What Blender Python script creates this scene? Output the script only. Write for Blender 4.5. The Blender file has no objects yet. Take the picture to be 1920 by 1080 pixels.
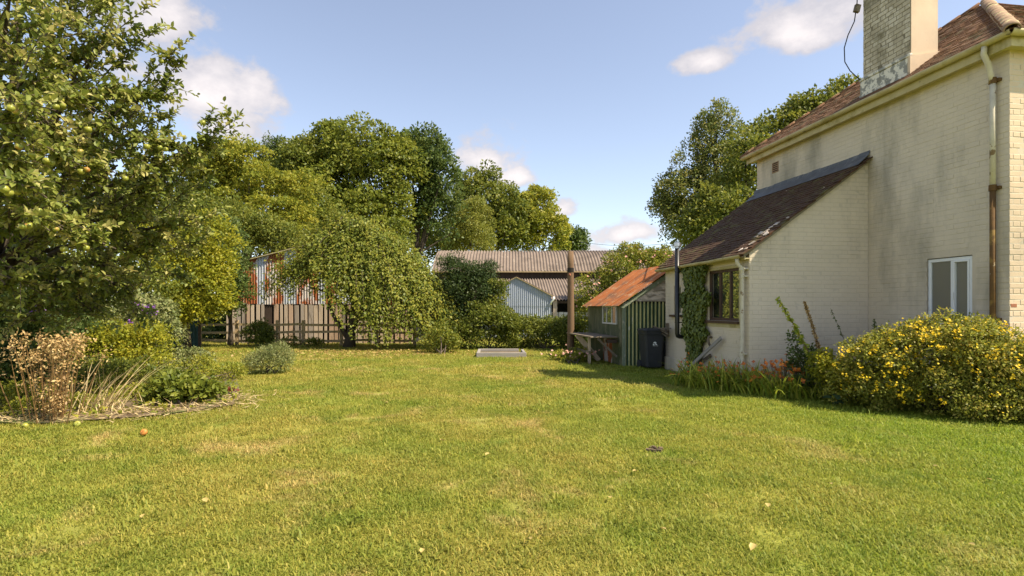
import bpy, math, random
import numpy as np
from mathutils import Matrix, Vector
R = math.radians
rng = np.random.default_rng(7)
random.seed(7)
scene = bpy.context.scene
col = scene.collection

# ------------------------------------------------------------------ camera
F, CX, HY, CH = 1067.0, 960.0, 578.0, 1.40      # focal (px of 1920), horizon row, eye height
cd = bpy.data.cameras.new('camera'); cam = bpy.data.objects.new('camera', cd); col.objects.link(cam)
cam.location = (0, 0, CH); cam.rotation_euler = (R(90), 0, 0)
cd.sensor_width = 36.0; cd.lens = 36.0 * F / 1920.0
cd.shift_y = (HY - 540.0) / 1920.0
cd.clip_start = 0.05; cd.clip_end = 2000
scene.camera = cam

# ------------------------------------------------------------------ light
SUN_DIR = Vector((-0.926, 0.377, 0)).normalized()          # the way the light travels over the ground
SUN_EL = R(51.0)
L = Vector((SUN_DIR.x * math.cos(SUN_EL), SUN_DIR.y * math.cos(SUN_EL), -math.sin(SUN_EL)))
sd = bpy.data.lights.new('sun', 'SUN'); sun = bpy.data.objects.new('sun', sd); col.objects.link(sun)
sd.energy = 4.9; sd.angle = R(0.6); sd.color = (1.0, 0.875, 0.68)
sun.rotation_euler = L.to_track_quat('-Z', 'Y').to_euler()
sun.location = (20, -10, 30)

world = bpy.data.worlds.new('World'); scene.world = world; world.use_nodes = True
wt = world.node_tree; wn = wt.nodes; wl = wt.links
for n in list(wn): wn.remove(n)
def wnode(t, **k):
    n = wn.new(t)
    for a, b in k.items(): setattr(n, a, b)
    return n
def wmath(op, a, b=None, c=None, clamp=False):
    n = wnode('ShaderNodeMath', operation=op, use_clamp=clamp)
    for i, v in enumerate((a, b, c)):
        if v is None: continue
        if isinstance(v, (int, float)): n.inputs[i].default_value = v
        else: wl.new(v, n.inputs[i])
    return n.outputs[0]
sky = wnode('ShaderNodeTexSky', sky_type='NISHITA', sun_disc=False)
sky.sun_elevation = SUN_EL
sky.sun_rotation = math.atan2(-L.x, -L.y)
sky.altitude = 60; sky.air_density = 1.0; sky.dust_density = 0.35; sky.ozone_density = 1.2
tc = wnode('ShaderNodeTexCoord')
def noise_w(scale, detail, rough=0.55, off=(0, 0, 0), zs=1.0):
    mp = wnode('ShaderNodeMapping'); wl.new(tc.outputs['Generated'], mp.inputs[0])
    mp.inputs['Location'].default_value = off; mp.inputs['Scale'].default_value = (1, 1, zs)
    n = wnode('ShaderNodeTexNoise'); n.inputs['Scale'].default_value = scale
    n.inputs['Detail'].default_value = detail; n.inputs['Roughness'].default_value = rough + .04
    wl.new(mp.outputs[0], n.inputs['Vector']); return n.outputs[0]
nz = noise_w(9.0, 8, 0.56, zs=1.5)
nz2 = noise_w(3.0, 3, 0.5, off=(3, 1, 2))
def dot(vec):
    n = wnode('ShaderNodeVectorMath', operation='DOT_PRODUCT'); wl.new(tc.outputs['Generated'], n.inputs[0])
    n.inputs[1].default_value = vec; return n.outputs['Value']
# cumulus: azimuth (deg, 0 = straight ahead, + = right), elevation, half-width, half-height (deg), density
CL = [(-29, 18.8, 7.0, 4.6, 1.0), (-26, 15.6, 4.6, 2.6, .9), (-34, 23, 6, 4, .9), (-2.6, 14.6, 4.6, 3.1, 1.0), (.6, 13.0, 4.0, 2.0, .55),
      (25.8, 23.3, 8.0, 3.0, 1.05), (19.3, 22.4, 4.2, 2.0, .9), (5.2, 9.8, 2.2, 1.9, .7), (11.5, 7.2, 4.4, 1.9, .95),
      (7.5, 5.6, 3.8, 1.2, .5), (14, 4.6, 5.0, 1.6, .8), (-14, 30, 8, 1.2, .3), (-29, 28.5, 7, 2.0, .5), (33, 27, 6, 2.2, .6),
      (60, 24, 11, 5, 1), (95, 17, 14, 6, 1), (140, 28, 12, 5, 1), (-70, 22, 12, 5, 1), (-110, 30, 14, 6, 1),
      (180, 18, 16, 6, 1), (-150, 20, 12, 5, 1), (75, 50, 14, 7, .8), (-60, 55, 14, 8, .8), (-5, 48, 12, 4, .6), (170, 55, 15, 8, .8)]
best = None
for az, el, w, h, dn in CL:
    a, e = R(az), R(el)
    D = (math.sin(a) * math.cos(e), math.cos(a) * math.cos(e), math.sin(e))
    Rv = (math.cos(a), -math.sin(a), 0); U = (-math.sin(a) * math.sin(e), -math.cos(a) * math.sin(e), math.cos(e))
    x = wmath('DIVIDE', dot(Rv), math.sin(R(w))); y = wmath('DIVIDE', dot(U), math.sin(R(h)))
    # flat base: the lower half falls off faster
    y2 = wmath('MULTIPLY', y, wmath('ADD', 1.0, wmath('MULTIPLY', wmath('LESS_THAN', y, 0.0), 0.6)))
    d2 = wmath('ADD', wmath('MULTIPLY', x, x), wmath('MULTIPLY', y2, y2))
    v = wmath('MULTIPLY', wmath('SUBTRACT', 1.0, wmath('POWER', d2, 0.6)), 1.0)
    v = wmath('SUBTRACT', v, wmath('MULTIPLY', wmath('LESS_THAN', dot(D), 0.2), 10.0))
    v = wmath('ADD', v, (dn - 1.0) * 0.55)
    best = v if best is None else wmath('MAXIMUM', best, v)
cl = wmath('ADD', wmath('MULTIPLY', wmath('MAXIMUM', best, -1.0), 1.15), wmath('MULTIPLY', wmath('SUBTRACT', nz, 0.5), 3.6))
ss = wnode('ShaderNodeMapRange', interpolation_type='SMOOTHSTEP'); wl.new(cl, ss.inputs[0])
ss.inputs[1].default_value = 0.0; ss.inputs[2].default_value = 0.6
thick = wnode('ShaderNodeMapRange'); wl.new(cl, thick.inputs[0]); thick.inputs[1].default_value = 0.3; thick.inputs[2].default_value = 1.3
cr = wnode('ShaderNodeMix', data_type='RGBA'); cf = wmath('ADD', wmath('MULTIPLY', thick.outputs[0], .75), wmath('MULTIPLY', wmath('SUBTRACT', nz2, .5), 1.6), clamp=True); wl.new(cf, cr.inputs[0])
cr.inputs[6].default_value = (2.5, 2.4, 2.55, 1); cr.inputs[7].default_value = (4.5, 4.1, 3.9, 1)
mixc = wnode('ShaderNodeMix', data_type='RGBA'); wl.new(wmath('MULTIPLY', ss.outputs[0], 0.93), mixc.inputs[0])
hs = wnode('ShaderNodeHueSaturation'); wl.new(sky.outputs[0], hs.inputs['Color'])
hs.inputs['Saturation'].default_value = 0.74; hs.inputs['Value'].default_value = 0.76; hs.inputs['Hue'].default_value = 0.505
wl.new(hs.outputs[0], mixc.inputs[6]); wl.new(cr.outputs[2], mixc.inputs[7])
bg = wnode('ShaderNodeBackground'); bg.inputs['Strength'].default_value = 0.15
wl.new(mixc.outputs[2], bg.inputs['Color'])
wo = wnode('ShaderNodeOutputWorld'); wl.new(bg.outputs[0], wo.inputs['Surface'])

vs = scene.view_settings
vs.view_transform = 'Standard'; vs.look = 'None'; vs.gamma = 1.0; vs.use_curve_mapping = False
vs.exposure = 0.95
scene.render.engine = 'CYCLES'
scene.cycles.max_bounces = 6; scene.cycles.diffuse_bounces = 3; scene.cycles.transparent_max_bounces = 6

# ------------------------------------------------------------------ helpers
def P(px, py, Y): return Vector(((px - CX) / F * Y, Y, CH + (HY - py) / F * Y))
def G(px, py):
    Y = F * CH / (py - HY); return Vector(((px - CX) / F * Y, Y, 0))

def tag(o, label=None, cat=None, group=None, kind=None):
    if label: o['label'] = label
    if cat: o['category'] = cat
    if group: o['group'] = group
    if kind: o['kind'] = kind
    return o
def empty(name, loc=(0, 0, 0), rz=0.0, label=None, cat=None, group=None):
    o = bpy.data.objects.new(name, None); col.objects.link(o); o.location = loc; o.rotation_euler = (0, 0, rz)
    o.empty_display_size = 0.2
    return tag(o, label, cat, group)
def link(name, me, mat=None, parent=None):
    if mat is not None and not me.materials: me.materials.append(mat)
    o = bpy.data.objects.new(name, me); col.objects.link(o)
    if parent is not None: o.parent = parent
    return o
def np_mesh(name, V, Fc, tint=None, smooth=False):
    V = np.asarray(V, dtype=np.float32).reshape(-1, 3); Fc = np.asarray(Fc, dtype=np.int32)
    me = bpy.data.meshes.new(name); k = Fc.shape[1]; m = Fc.shape[0]
    me.vertices.add(len(V)); me.vertices.foreach_set('co', V.ravel())
    me.loops.add(m * k); me.loops.foreach_set('vertex_index', Fc.ravel())
    me.polygons.add(m); me.polygons.foreach_set('loop_start', np.arange(0, m * k, k, dtype=np.int32))
    if smooth: me.polygons.foreach_set('use_smooth', np.ones(m, dtype=bool))
    me.update(calc_edges=True)
    if tint is not None:
        a = me.attributes.new('tint', 'FLOAT', 'FACE'); a.data.foreach_set('value', np.asarray(tint, dtype=np.float32))
    return me

class MB:
    def __init__(s): s.v = []; s.f = []
    def add(s, vs, fs):
        b = len(s.v); s.v += [tuple(v) for v in vs]; s.f += [tuple(i + b for i in f) for f in fs]; return s
    def box(s, c, d, M=None, taper=1.0):
        x, y, z = d[0] / 2, d[1] / 2, d[2] / 2
        vs = [Vector((sx * x * (taper if sz > 0 else 1), sy * y * (taper if sz > 0 else 1), sz * z)) for sz in (-1, 1) for sy in (-1, 1) for sx in (-1, 1)]
        if M is not None: vs = [M @ v for v in vs]
        c = Vector(c); vs = [v + c for v in vs]
        return s.add(vs, [(0, 2, 3, 1), (4, 5, 7, 6), (0, 1, 5, 4), (2, 6, 7, 3), (0, 4, 6, 2), (1, 3, 7, 5)])
    def bx(s, a, b):
        a = Vector(a); b = Vector(b)
        return s.box((a + b) / 2, [abs(b[i] - a[i]) for i in range(3)])
    def beam(s, p, q, w, h, up=(0, 0, 1)):
        p = Vector(p); q = Vector(q); d = (q - p); l = d.length; d.normalize()
        r = d.cross(Vector(up))
        if r.length < 1e-4: r = Vector((1, 0, 0))
        r.normalize(); u = r.cross(d)
        M = Matrix((d, r, u)).transposed()
        return s.box((p + q) / 2, (l, w, h), M)
    def tube(s, pts, rad, n=8, cap=True):
        pts = [Vector(p) for p in pts]; m = len(pts)
        if not hasattr(rad, '__len__'): rad = [rad] * m
        base = len(s.v); ref = None
        for i, p in enumerate(pts):
            t = (pts[min(i + 1, m - 1)] - pts[max(i - 1, 0)]).normalized()
            if ref is None:
                ref = t.orthogonal().normalized()
            ref = (ref - t * ref.dot(t)); ref = ref.normalized() if ref.length > 1e-5 else t.orthogonal().normalized()
            b = t.cross(ref)
            for k in range(n):
                a = 2 * math.pi * k / n
                s.v.append(tuple(p + (ref * math.cos(a) + b * math.sin(a)) * rad[i]))
        for i in range(m - 1):
            for k in range(n):
                a = base + i * n + k; b2 = base + i * n + (k + 1) % n
                s.f.append((a, b2, b2 + n, a + n))
        if cap:
            s.f.append(tuple(base + k for k in reversed(range(n)))); s.f.append(tuple(base + (m - 1) * n + k for k in range(n)))
        return s
    def prism(s, poly, y0, y1):      # polygon in x,z extruded along y
        n = len(poly)
        vs = [(x, y0, z) for x, z in poly] + [(x, y1, z) for x, z in poly]
        fs = [tuple(range(n)), tuple(reversed(range(n, 2 * n)))] + [(i, i + n, (i + 1) % n + n, (i + 1) % n) for i in range(n)]
        return s.add(vs, fs)
    def build(s, name, mat, parent=None, smooth=False, bevel=0):
        me = bpy.data.meshes.new(name); me.from_pydata(s.v, [], s.f); me.update()
        import bmesh
        bm = bmesh.new(); bm.from_mesh(me); bmesh.ops.recalc_face_normals(bm, faces=bm.faces); bm.to_mesh(me); bm.free()
        if smooth: me.polygons.foreach_set('use_smooth', [True] * len(me.polygons))
        o = link(name, me, mat, parent)
        if bevel:
            b = o.modifiers.new('bevel', 'BEVEL'); b.width = bevel; b.segments = 1; b.limit_method = 'ANGLE'
        return o

# ------------------------------------------------------------------ materials
def rgb(c): return (c[0], c[1], c[2], 1)
class NT:
    def __init__(s, name):
        s.m = bpy.data.materials.new(name); s.m.use_nodes = True
        s.t = s.m.node_tree; s.n = s.t.nodes; s.l = s.t.links; s.n.clear()
        s.out = s.n.new('ShaderNodeOutputMaterial'); s.pos = s.n.new('ShaderNodeNewGeometry').outputs['Position']
    def mapv(s, scale, loc=(0, 0, 0)):
        mp = s.n.new('ShaderNodeMapping'); s.l.new(s.pos, mp.inputs[0]); mp.inputs['Scale'].default_value = scale; mp.inputs['Location'].default_value = loc
        return mp.outputs[0]
    def noise(s, scale, detail=4, rough=.55, stretch=(1, 1, 1), loc=(0, 0, 0), dist=0):
        n = s.n.new('ShaderNodeTexNoise'); s.l.new(s.mapv(stretch, loc), n.inputs['Vector'])
        n.inputs['Scale'].default_value = scale; n.inputs['Detail'].default_value = detail; n.inputs['Roughness'].default_value = rough
        n.inputs['Distortion'].default_value = dist
        return n.outputs[0]
    def rng(s, v, a, b, c=0.0, d=1.0):
        r = s.n.new('ShaderNodeMapRange'); s.l.new(v, r.inputs[0])
        for i, x in enumerate((a, b, c, d)): r.inputs[i + 1].default_value = x
        return r.outputs[0]
    def mix(s, fac, a, b, mode='MIX'):
        m = s.n.new('ShaderNodeMix'); m.data_type = 'RGBA'; m.blend_type = mode
        for i, v in ((0, fac), (6, a), (7, b)):
            if isinstance(v, (int, float)): m.inputs[i].default_value = v
            elif isinstance(v, tuple): m.inputs[i].default_value = rgb(v)
            else: s.l.new(v, m.inputs[i])
        return m.outputs[2]
    def attr(s, name):
        a = s.n.new('ShaderNodeAttribute'); a.attribute_name = name; return a.outputs['Fac']
    def bsdf(s, colr, rough=.8, spec=.3, metal=0.0, bump=None, bstr=.3, bdist=.01):
        b = s.n.new('ShaderNodeBsdfPrincipled')
        if isinstance(colr, tuple): b.inputs['Base Color'].default_value = rgb(colr)
        else: s.l.new(colr, b.inputs['Base Color'])
        if isinstance(rough, (int, float)): b.inputs['Roughness'].default_value = rough
        else: s.l.new(rough, b.inputs['Roughness'])
        b.inputs['Specular IOR Level'].default_value = spec; b.inputs['Metallic'].default_value = metal
        if bump is not None:
            bp = s.n.new('ShaderNodeBump'); bp.inputs['Strength'].default_value = bstr; bp.inputs['Distance'].default_value = bdist
            s.l.new(bump, bp.inputs['Height']); s.l.new(bp.outputs[0], b.inputs['Normal'])
        return b
    def done(s, b): s.l.new(b.outputs[0], s.out.inputs['Surface']); return s.m

def mat(name, c1, c2, scale=4, stretch=(1, 1, 1), rough=.8, spec=.25, metal=0.0, c3=None, s3=2.0, t3=(.55, .62), st3=(1, 1, 1), c4=None, s4=20, t4=(.6, .66), st4=(1, 1, 1), bump=.3, bs=60, bd=.006):
    t = NT(name)
    c = t.mix(t.rng(t.noise(scale, 5, .6, stretch), .3, .7), c1, c2)
    if c3: c = t.mix(t.rng(t.noise(s3, 6, .62, st3, (5, 3, 1)), *t3), c, c3)
    if c4: c = t.mix(t.rng(t.noise(s4, 5, .6, st4, (1, 7, 4)), *t4), c, c4)
    return t.done(t.bsdf(c, rough, spec, metal, t.noise(bs, 4, .6, stretch), bump, bd))

def leaf_mat(name, cols, trans=.34, rough=.5, spec=.28, patch=None, gain=1.0):
    if max(cols[-1]) < .4: gain *= 1.66; trans += .08; cols = [(a * 1.05, b * 1.0, d * .85) for a, b, d in cols]
    t = NT(name); a = t.attr('tint')
    r = t.n.new('ShaderNodeValToRGB'); t.l.new(a, r.inputs[0]); e = r.color_ramp.elements
    while len(e) < len(cols): e.new(.5)
    for i, c in enumerate(cols): e[i].position = i / (len(cols) - 1); e[i].color = rgb(c)
    c = r.outputs[0]
    c = t.mix(1.0, c, (gain, gain, gain), 'MULTIPLY')
    if patch: c = t.mix(t.rng(t.noise(patch[0], 3, .5), .48, .62), c, patch[1])
    b = t.bsdf(c, rough, spec)
    tr = t.n.new('ShaderNodeBsdfTranslucent')
    hs = t.n.new('ShaderNodeHueSaturation'); t.l.new(c, hs.inputs['Color']); hs.inputs['Value'].default_value = 1.25; hs.inputs['Hue'].default_value = .487
    t.l.new(hs.outputs[0], tr.inputs['Color'])
    mx = t.n.new('ShaderNodeMixShader'); mx.inputs[0].default_value = trans
    t.l.new(b.outputs[0], mx.inputs[1]); t.l.new(tr.outputs[0], mx.inputs[2])
    return t.done(mx)

M = {}
# painted brick walls: cream masonry paint, streaky grey weathering
def wallmat(name, c1, c2, stain, amount):
    t = NT(name)
    c = t.mix(t.rng(t.noise(2.2, 5, .6), .3, .7), c1, c2)
    c = t.mix(t.rng(t.noise(1.0, 6, .62, (1, 1, .35), (4, 1, 2)), .5, .68, 0, amount), c, stain)
    c = t.mix(t.rng(t.noise(38, 4, .6), .68, .74, 0, .55), c, (.25, .21, .17))
    return t.done(t.bsdf(c, .85, .2, 0, t.noise(70, 4, .6), .45, .004))
M['paint'] = wallmat('cream_masonry_paint', (.65, .56, .435), (.58, .50, .39), (.31, .28, .22), .85)
M['paint_lt'] = wallmat('pale_masonry_paint', (.67, .575, .445), (.61, .525, .405), (.40, .35, .28), .6)
M['render'] = wallmat('cream_render', (.66, .52, .37), (.58, .45, .315), (.40, .33, .25), .7)
M['joint'] = wallmat('weathered_painted_joint', (.61, .525, .41), (.55, .475, .37), (.29, .26, .20), .8)
M['chimbrick'] = mat('weathered_stock_brick', (.56, .49, .37), (.37, .32, .23), 3.5, rough=.9, c3=(.58, .52, .41), s3=3.2, t3=(.52, .55), c4=(.22, .19, .12), s4=1.6, t4=(.55, .68))
M['mortar'] = mat('old_mortar', (.24, .205, .145), (.17, .145, .10), 12, rough=.95)
M['lead'] = mat('lead_flashing', (.075, .08, .09), (.12, .125, .135), 6, rough=.6, spec=.4, c3=(.22, .22, .21), s3=4, t3=(.58, .7))
M['skirt'] = mat('peeling_flashing', (.33, .33, .30), (.24, .23, .20), 5, rough=.8, c3=(.72, .68, .58), s3=6, t3=(.50, .54))
M['tile'] = mat('clay_roof_tile', (.20, .098, .048), (.11, .06, .034), 9, rough=.9, c3=(.30, .18, .085), s3=14, t3=(.55, .65), c4=(.11, .10, .05), s4=3, t4=(.55, .68))
M['tile_dark'] = mat('mossy_dark_tile', (.050, .027, .015), (.095, .048, .024), 8, rough=.92, c3=(.105, .085, .03), s3=4, t3=(.52, .64), c4=(.52, .42, .36), s4=7, t4=(.70, .725))
M['hip'] = mat('lichen_hip_tile', (.33, .22, .135), (.22, .145, .09), 14, rough=.9, c3=(.45, .40, .20), s3=9)
M['gutter'] = mat('lichen_cream_gutter', (.53, .455, .26), (.42, .355, .18), 4, rough=.7, c3=(.30, .25, .09), s3=3, t3=(.54, .68), c4=(.15, .12, .06), s4=8, t4=(.68, .73))
M['pipe'] = mat('peeling_cream_pipe', (.62, .56, .43), (.50, .45, .34), 8, rough=.7, c3=(.22, .15, .08), s3=9, t3=(.60, .64))
M['pipe_rust'] = mat('rusty_downpipe', (.16, .085, .025), (.09, .05, .02), 9, rough=.8, c3=(.24, .15, .04), s3=5, c4=(.55, .48, .32), s4=6, t4=(.66, .70))
M['upvc'] = mat('white_upvc', (.78, .79, .80), (.72, .73, .75), 3, rough=.35, spec=.5, bump=0)
M['brownwood'] = mat('brown_window_timber', (.10, .055, .035), (.06, .035, .025), 20, (1, 1, .2), rough=.55, spec=.35)
M['black'] = mat('black_flue_enamel', (.012, .012, .013), (.02, .02, .02), 8, rough=.35, spec=.5, bump=0)
M['steel'] = mat('bright_steel', (.6, .6, .6), (.45, .45, .45), 8, rough=.3, metal=.9, bump=0)
M['rustroof'] = mat('orange_rust_sheet', (.43, .145, .040), (.32, .10, .032), 1.8, rough=.88, c3=(.20, .10, .055), s3=2.0, t3=(.50, .64), c4=(.42, .27, .15), s4=5, t4=(.57, .66))
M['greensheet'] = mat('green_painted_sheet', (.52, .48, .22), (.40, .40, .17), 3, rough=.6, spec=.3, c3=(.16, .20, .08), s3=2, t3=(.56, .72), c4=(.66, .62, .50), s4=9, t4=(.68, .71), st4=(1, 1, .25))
M['greenvalley'] = mat('shaded_valley_green', (.035, .075, .035), (.025, .055, .028), 3, rough=.6)  # corrugation shade put into the colour: darker copy of the sheet green for valleys
M['greenboard'] = mat('mouldy_green_board', (.13, .13, .07), (.085, .095, .05), 5, (1, 1, .25), rough=.9, c3=(.20, .18, .11), s3=3, st3=(2, 2, .4), c4=(.055, .07, .03), s4=2.0, t4=(.52, .66))
M['greentrim'] = mat('faded_green_trim', (.22, .25, .17), (.16, .19, .13), 8, rough=.85, c3=(.34, .33, .26), s3=9)
M['flakeboard'] = mat('flaking_weatherboard', (.42, .36, .29), (.30, .25, .20), 4, (.4, .4, 2), rough=.9, c3=(.66, .56, .47), s3=6, st3=(.6, .6, 2), t3=(.5, .56))
M['galv'] = mat('galvanised_sheet', (.50, .53, .58), (.40, .43, .48), 2, rough=.5, spec=.4, metal=.15, c3=(.33, .30, .29), s3=2, t3=(.56, .7), c4=(.36, .13, .05), s4=3, t4=(.66, .72), st4=(1, 1, .3))
M['rustsheet'] = mat('rusted_sheet', (.34, .105, .035), (.24, .075, .03), 3, (1, 1, .3), rough=.85, c3=(.52, .47, .43), s3=1.6, t3=(.52, .56), st3=(1.5, 1.5, .6))
M['greysheet'] = mat('blue_grey_sheet', (.36, .40, .48), (.31, .35, .43), 2, rough=.6, spec=.3, c3=(.33, .33, .36), s3=2, t3=(.56, .7))
M['asbestos'] = mat('mossy_cement_sheet', (.215, .17, .14), (.165, .13, .105), 1.2, rough=.9, c3=(.12, .095, .078), s3=.8, t3=(.5, .7), c4=(.29, .25, .195), s4=4, t4=(.6, .7))
M['plank'] = mat('weathered_plank', (.60, .48, .355), (.46, .365, .27), 3, (1, 1, .12), rough=.9, c3=(.28, .22, .16), s3=5, st3=(1, 1, .15), t3=(.54, .68))
M['plank_grey'] = mat('silvered_plank', (.44, .37, .30), (.30, .25, .20), 3, (1, 1, .12), rough=.9, c3=(.22, .18, .14), s3=5, st3=(1, 1, .15))
M['plank_red'] = mat('pinkish_plank', (.56, .40, .28), (.42, .29, .20), 3, (1, 1, .12), rough=.9, c3=(.26, .19, .13), s3=5, st3=(1, 1, .15))
M['darktimber'] = mat('dark_barn_timber', (.075, .05, .035), (.045, .032, .024), 4, (1, 1, .3), rough=.9)
M['rail'] = mat('lichen_rail', (.48, .36, .20), (.36, .265, .15), 5, (.3, 1, 1), rough=.9, c3=(.30, .24, .12), s3=6)
M['pole'] = mat('weathered_pole', (.19, .12, .066), (.125, .08, .047), 6, (2.2, 2.2, .14), rough=.9, c3=(.08, .055, .04), s3=7, st3=(2, 2, .15), t3=(.56, .66))
M['bench'] = mat('grey_bench_timber', (.19, .15, .105), (.12, .095, .07), 5, (1, .3, 1), rough=.9, c3=(.24, .20, .15), s3=6)
M['sleeper'] = mat('grey_sleeper', (.34, .31, .28), (.24, .22, .195), 4, (.2, 1, 1), rough=.9)
M['binmat'] = mat('charcoal_plastic', (.022, .024, .028), (.03, .032, .037), 6, rough=.5, spec=.4, bump=.1, bs=200)
M['white'] = mat('white_print', (.75, .77, .78), (.66, .68, .70), 40, rough=.5, bump=0)
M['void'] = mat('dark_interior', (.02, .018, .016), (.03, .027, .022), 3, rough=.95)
M['whitewash'] = mat('whitewashed_boards', (.60, .58, .53), (.46, .44, .40), 5, rough=.9)
M['bark'] = mat('tree_bark', (.10, .078, .055), (.06, .047, .034), 9, (2, 2, .5), rough=.95, bump=.7, bs=25, bd=.02)
M['twig'] = mat('grey_twig', (.13, .10, .075), (.085, .065, .05), 20, rough=.9)
M['teal'] = mat('dark_teal_sheet', (.012, .05, .043), (.008, .035, .03), 2, rough=.55, spec=.3)
M['soil'] = mat('dry_bed_soil', (.20, .145, .085), (.13, .095, .06), 6, rough=.95, c3=(.10, .13, .03), s3=1.6, t3=(.5, .62), bump=.8, bs=40, bd=.03)
M['brickred'] = mat('bare_red_brick', (.36, .15, .08), (.30, .12, .07), 20, rough=.9)
M['terracotta'] = mat('air_brick', (.34, .22, .13), (.26, .16, .10), 9, rough=.9)
M['grass_ground'] = None

def glass(name, tintc, refl, rough=.02):
    t = NT(name)
    d = t.bsdf(tintc, .4, .5)
    g = t.n.new('ShaderNodeBsdfGlossy'); g.inputs['Roughness'].default_value = rough; g.inputs['Color'].default_value = (.92, .95, .95, 1)
    fr = t.n.new('ShaderNodeLayerWeight'); fr.inputs['Blend'].default_value = .35
    mx = t.n.new('ShaderNodeMixShader'); t.l.new(t.rng(fr.outputs['Fresnel'], 0, 1, refl, 1.0), mx.inputs[0])
    t.l.new(d.outputs[0], mx.inputs[1]); t.l.new(g.outputs[0], mx.inputs[2]); return t.done(mx)
M['glass'] = glass('dark_window_glass', (.012, .014, .014), .35)
M['glass_grey'] = glass('obscured_window_glass', (.10, .094, .068), .10, .06)

# lawn: worn green and straw patches (growth, not light)
def lawn_colour(t, fine=True):
    big = t.noise(.55, 4, .6, (1, 1, 0)); mid = t.noise(2.1, 5, .62, (1, 1, 0), (4, 9, 0)); dry = t.noise(.85, 5, .65, (1, 1, 0), (11, 2, 0), .6)
    c = t.mix(t.rng(mid, .34, .66), (.235, .285, .036), (.380, .390, .060))
    c = t.mix(t.rng(big, .38, .62, 0, .8), c, (.470, .395, .085))
    c = t.mix(t.rng(dry, .55, .70, 0, .75), c, (.62, .46, .18))
    sx = t.n.new('ShaderNodeSeparateXYZ'); t.l.new(t.pos, sx.inputs[0])
    c = t.mix(t.rng(sx.outputs[0], .5, 5.0, 0, .65), c, (.275, .365, .032))     # greener, better watered by the house
    c = t.mix(t.rng(t.noise(1.3, 4, .6, (1, 1, 0), (2, 5, 0)), .60, .72, 0, .7), c, (.165, .245, .030))
    return c
t = NT('lawn_ground'); c = t.mix(.12, lawn_colour(t), (.22, .18, .05)); c = t.mix(t.rng(t.noise(45, 4, .7), .45, .8, 0, .5), c, (.22, .20, .05), 'MIX'); c = t.mix(1.0, c, (.74, .78, .85), 'MULTIPLY')
M['lawn_ground'] = t.done(t.bsdf(c, .95, .1, 0, t.noise(60, 4, .7), .8, .02))
t = NT('grass_blade'); c = lawn_colour(t)
r = t.n.new('ShaderNodeValToRGB'); t.l.new(t.attr('tint'), r.inputs[0]); e = r.color_ramp.elements
e[0].color = (.74, .88, .70, 1); e[1].color = (1.7, 1.5, 1.9, 1); e.new(.72).color = (1.12, 1.10, 1.0, 1); e.new(.88).color = (1.28, 1.2, 1.15, 1)
c = t.mix(1.0, t.mix(1.0, c, r.outputs[0], 'MULTIPLY'), (.90, .90, 1.0), 'MULTIPLY')
b = t.bsdf(c, .55, .25); tr = t.n.new('ShaderNodeBsdfTranslucent'); t.l.new(c, tr.inputs['Color'])
mx = t.n.new('ShaderNodeMixShader'); mx.inputs[0].default_value = .5; t.l.new(b.outputs[0], mx.inputs[1]); t.l.new(tr.outputs[0], mx.inputs[2])
M['grass'] = t.done(mx)

LM = {}
LM['apple'] = leaf_mat('apple_leaf', [(.055, .078, .016), (.105, .135, .026), (.16, .18, .045), (.26, .25, .10)], .26, .45, .3, gain=.93)
LM['maple'] = leaf_mat('yellow_green_leaf', [(.10, .125, .014), (.18, .20, .018), (.27, .255, .026)], .36, gain=.9)
LM['dark'] = leaf_mat('dark_green_leaf', [(.028, .05, .014), (.05, .08, .02), (.085, .11, .03)], .25)
LM['mid'] = leaf_mat('mid_green_leaf', [(.052, .075, .013), (.095, .120, .02), (.15, .16, .03)], .3, gain=.92)
LM['bright'] = leaf_mat('bright_green_leaf', [(.062, .086, .012), (.105, .135, .018), (.16, .175, .03)], .3, gain=.86)
LM['olive'] = leaf_mat('olive_leaf', [(.08, .105, .014), (.14, .16, .02), (.22, .21, .032)], .34)
LM['weep'] = leaf_mat('small_yellowing_leaf', [(.065, .095, .016), (.115, .145, .022), (.165, .18, .028), (.225, .215, .035)], .3, gain=.86)
LM['yew'] = leaf_mat('yew_needles', [(.018, .036, .010), (.032, .056, .014), (.055, .078, .02)], .12, gain=.78)
LM['cypress'] = leaf_mat('pale_cypress', [(.085, .11, .02), (.135, .155, .03), (.19, .195, .045)], .25, gain=.9)
LM['poplar'] = leaf_mat('poplar_leaf', [(.055, .08, .022), (.10, .125, .035), (.17, .165, .055)], .3)
LM['ivy'] = leaf_mat('ivy_leaf', [(.045, .066, .012), (.075, .10, .018), (.125, .145, .03)], .15, .4, .35)
LM['hyp'] = leaf_mat('hypericum_leaf', [(.055, .07, .012), (.11, .125, .02), (.175, .19, .03), (.21, .18, .045)], .3, gain=1.08)
LM['yellow'] = leaf_mat('yellow_petal', [(.72, .50, .01), (.82, .62, .02)], .25)
LM['orange'] = leaf_mat('orange_petal', [(.42, .10, .03), (.62, .17, .02), (.80, .28, .03)], .25)
LM['pink'] = leaf_mat('pink_petal', [(.66, .30, .22), (.80, .50, .40)], .25)
LM['purple'] = leaf_mat('purple_petal', [(.22, .07, .38), (.34, .13, .50)], .2)
LM['strap'] = leaf_mat('strap_leaf', [(.08, .13, .016), (.16, .205, .025), (.29, .29, .05)], .3)
LM['straw'] = leaf_mat('straw_stalk', [(.36, .26, .12), (.52, .40, .20), (.62, .50, .28)], .15)
LM['dried'] = leaf_mat('dried_seedhead', [(.22, .13, .05), (.40, .26, .10), (.56, .42, .19)], .15)
LM['litter'] = leaf_mat('fallen_leaf_litter', [(.26, .16, .06), (.42, .30, .10), (.50, .40, .14)], .15)
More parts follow.
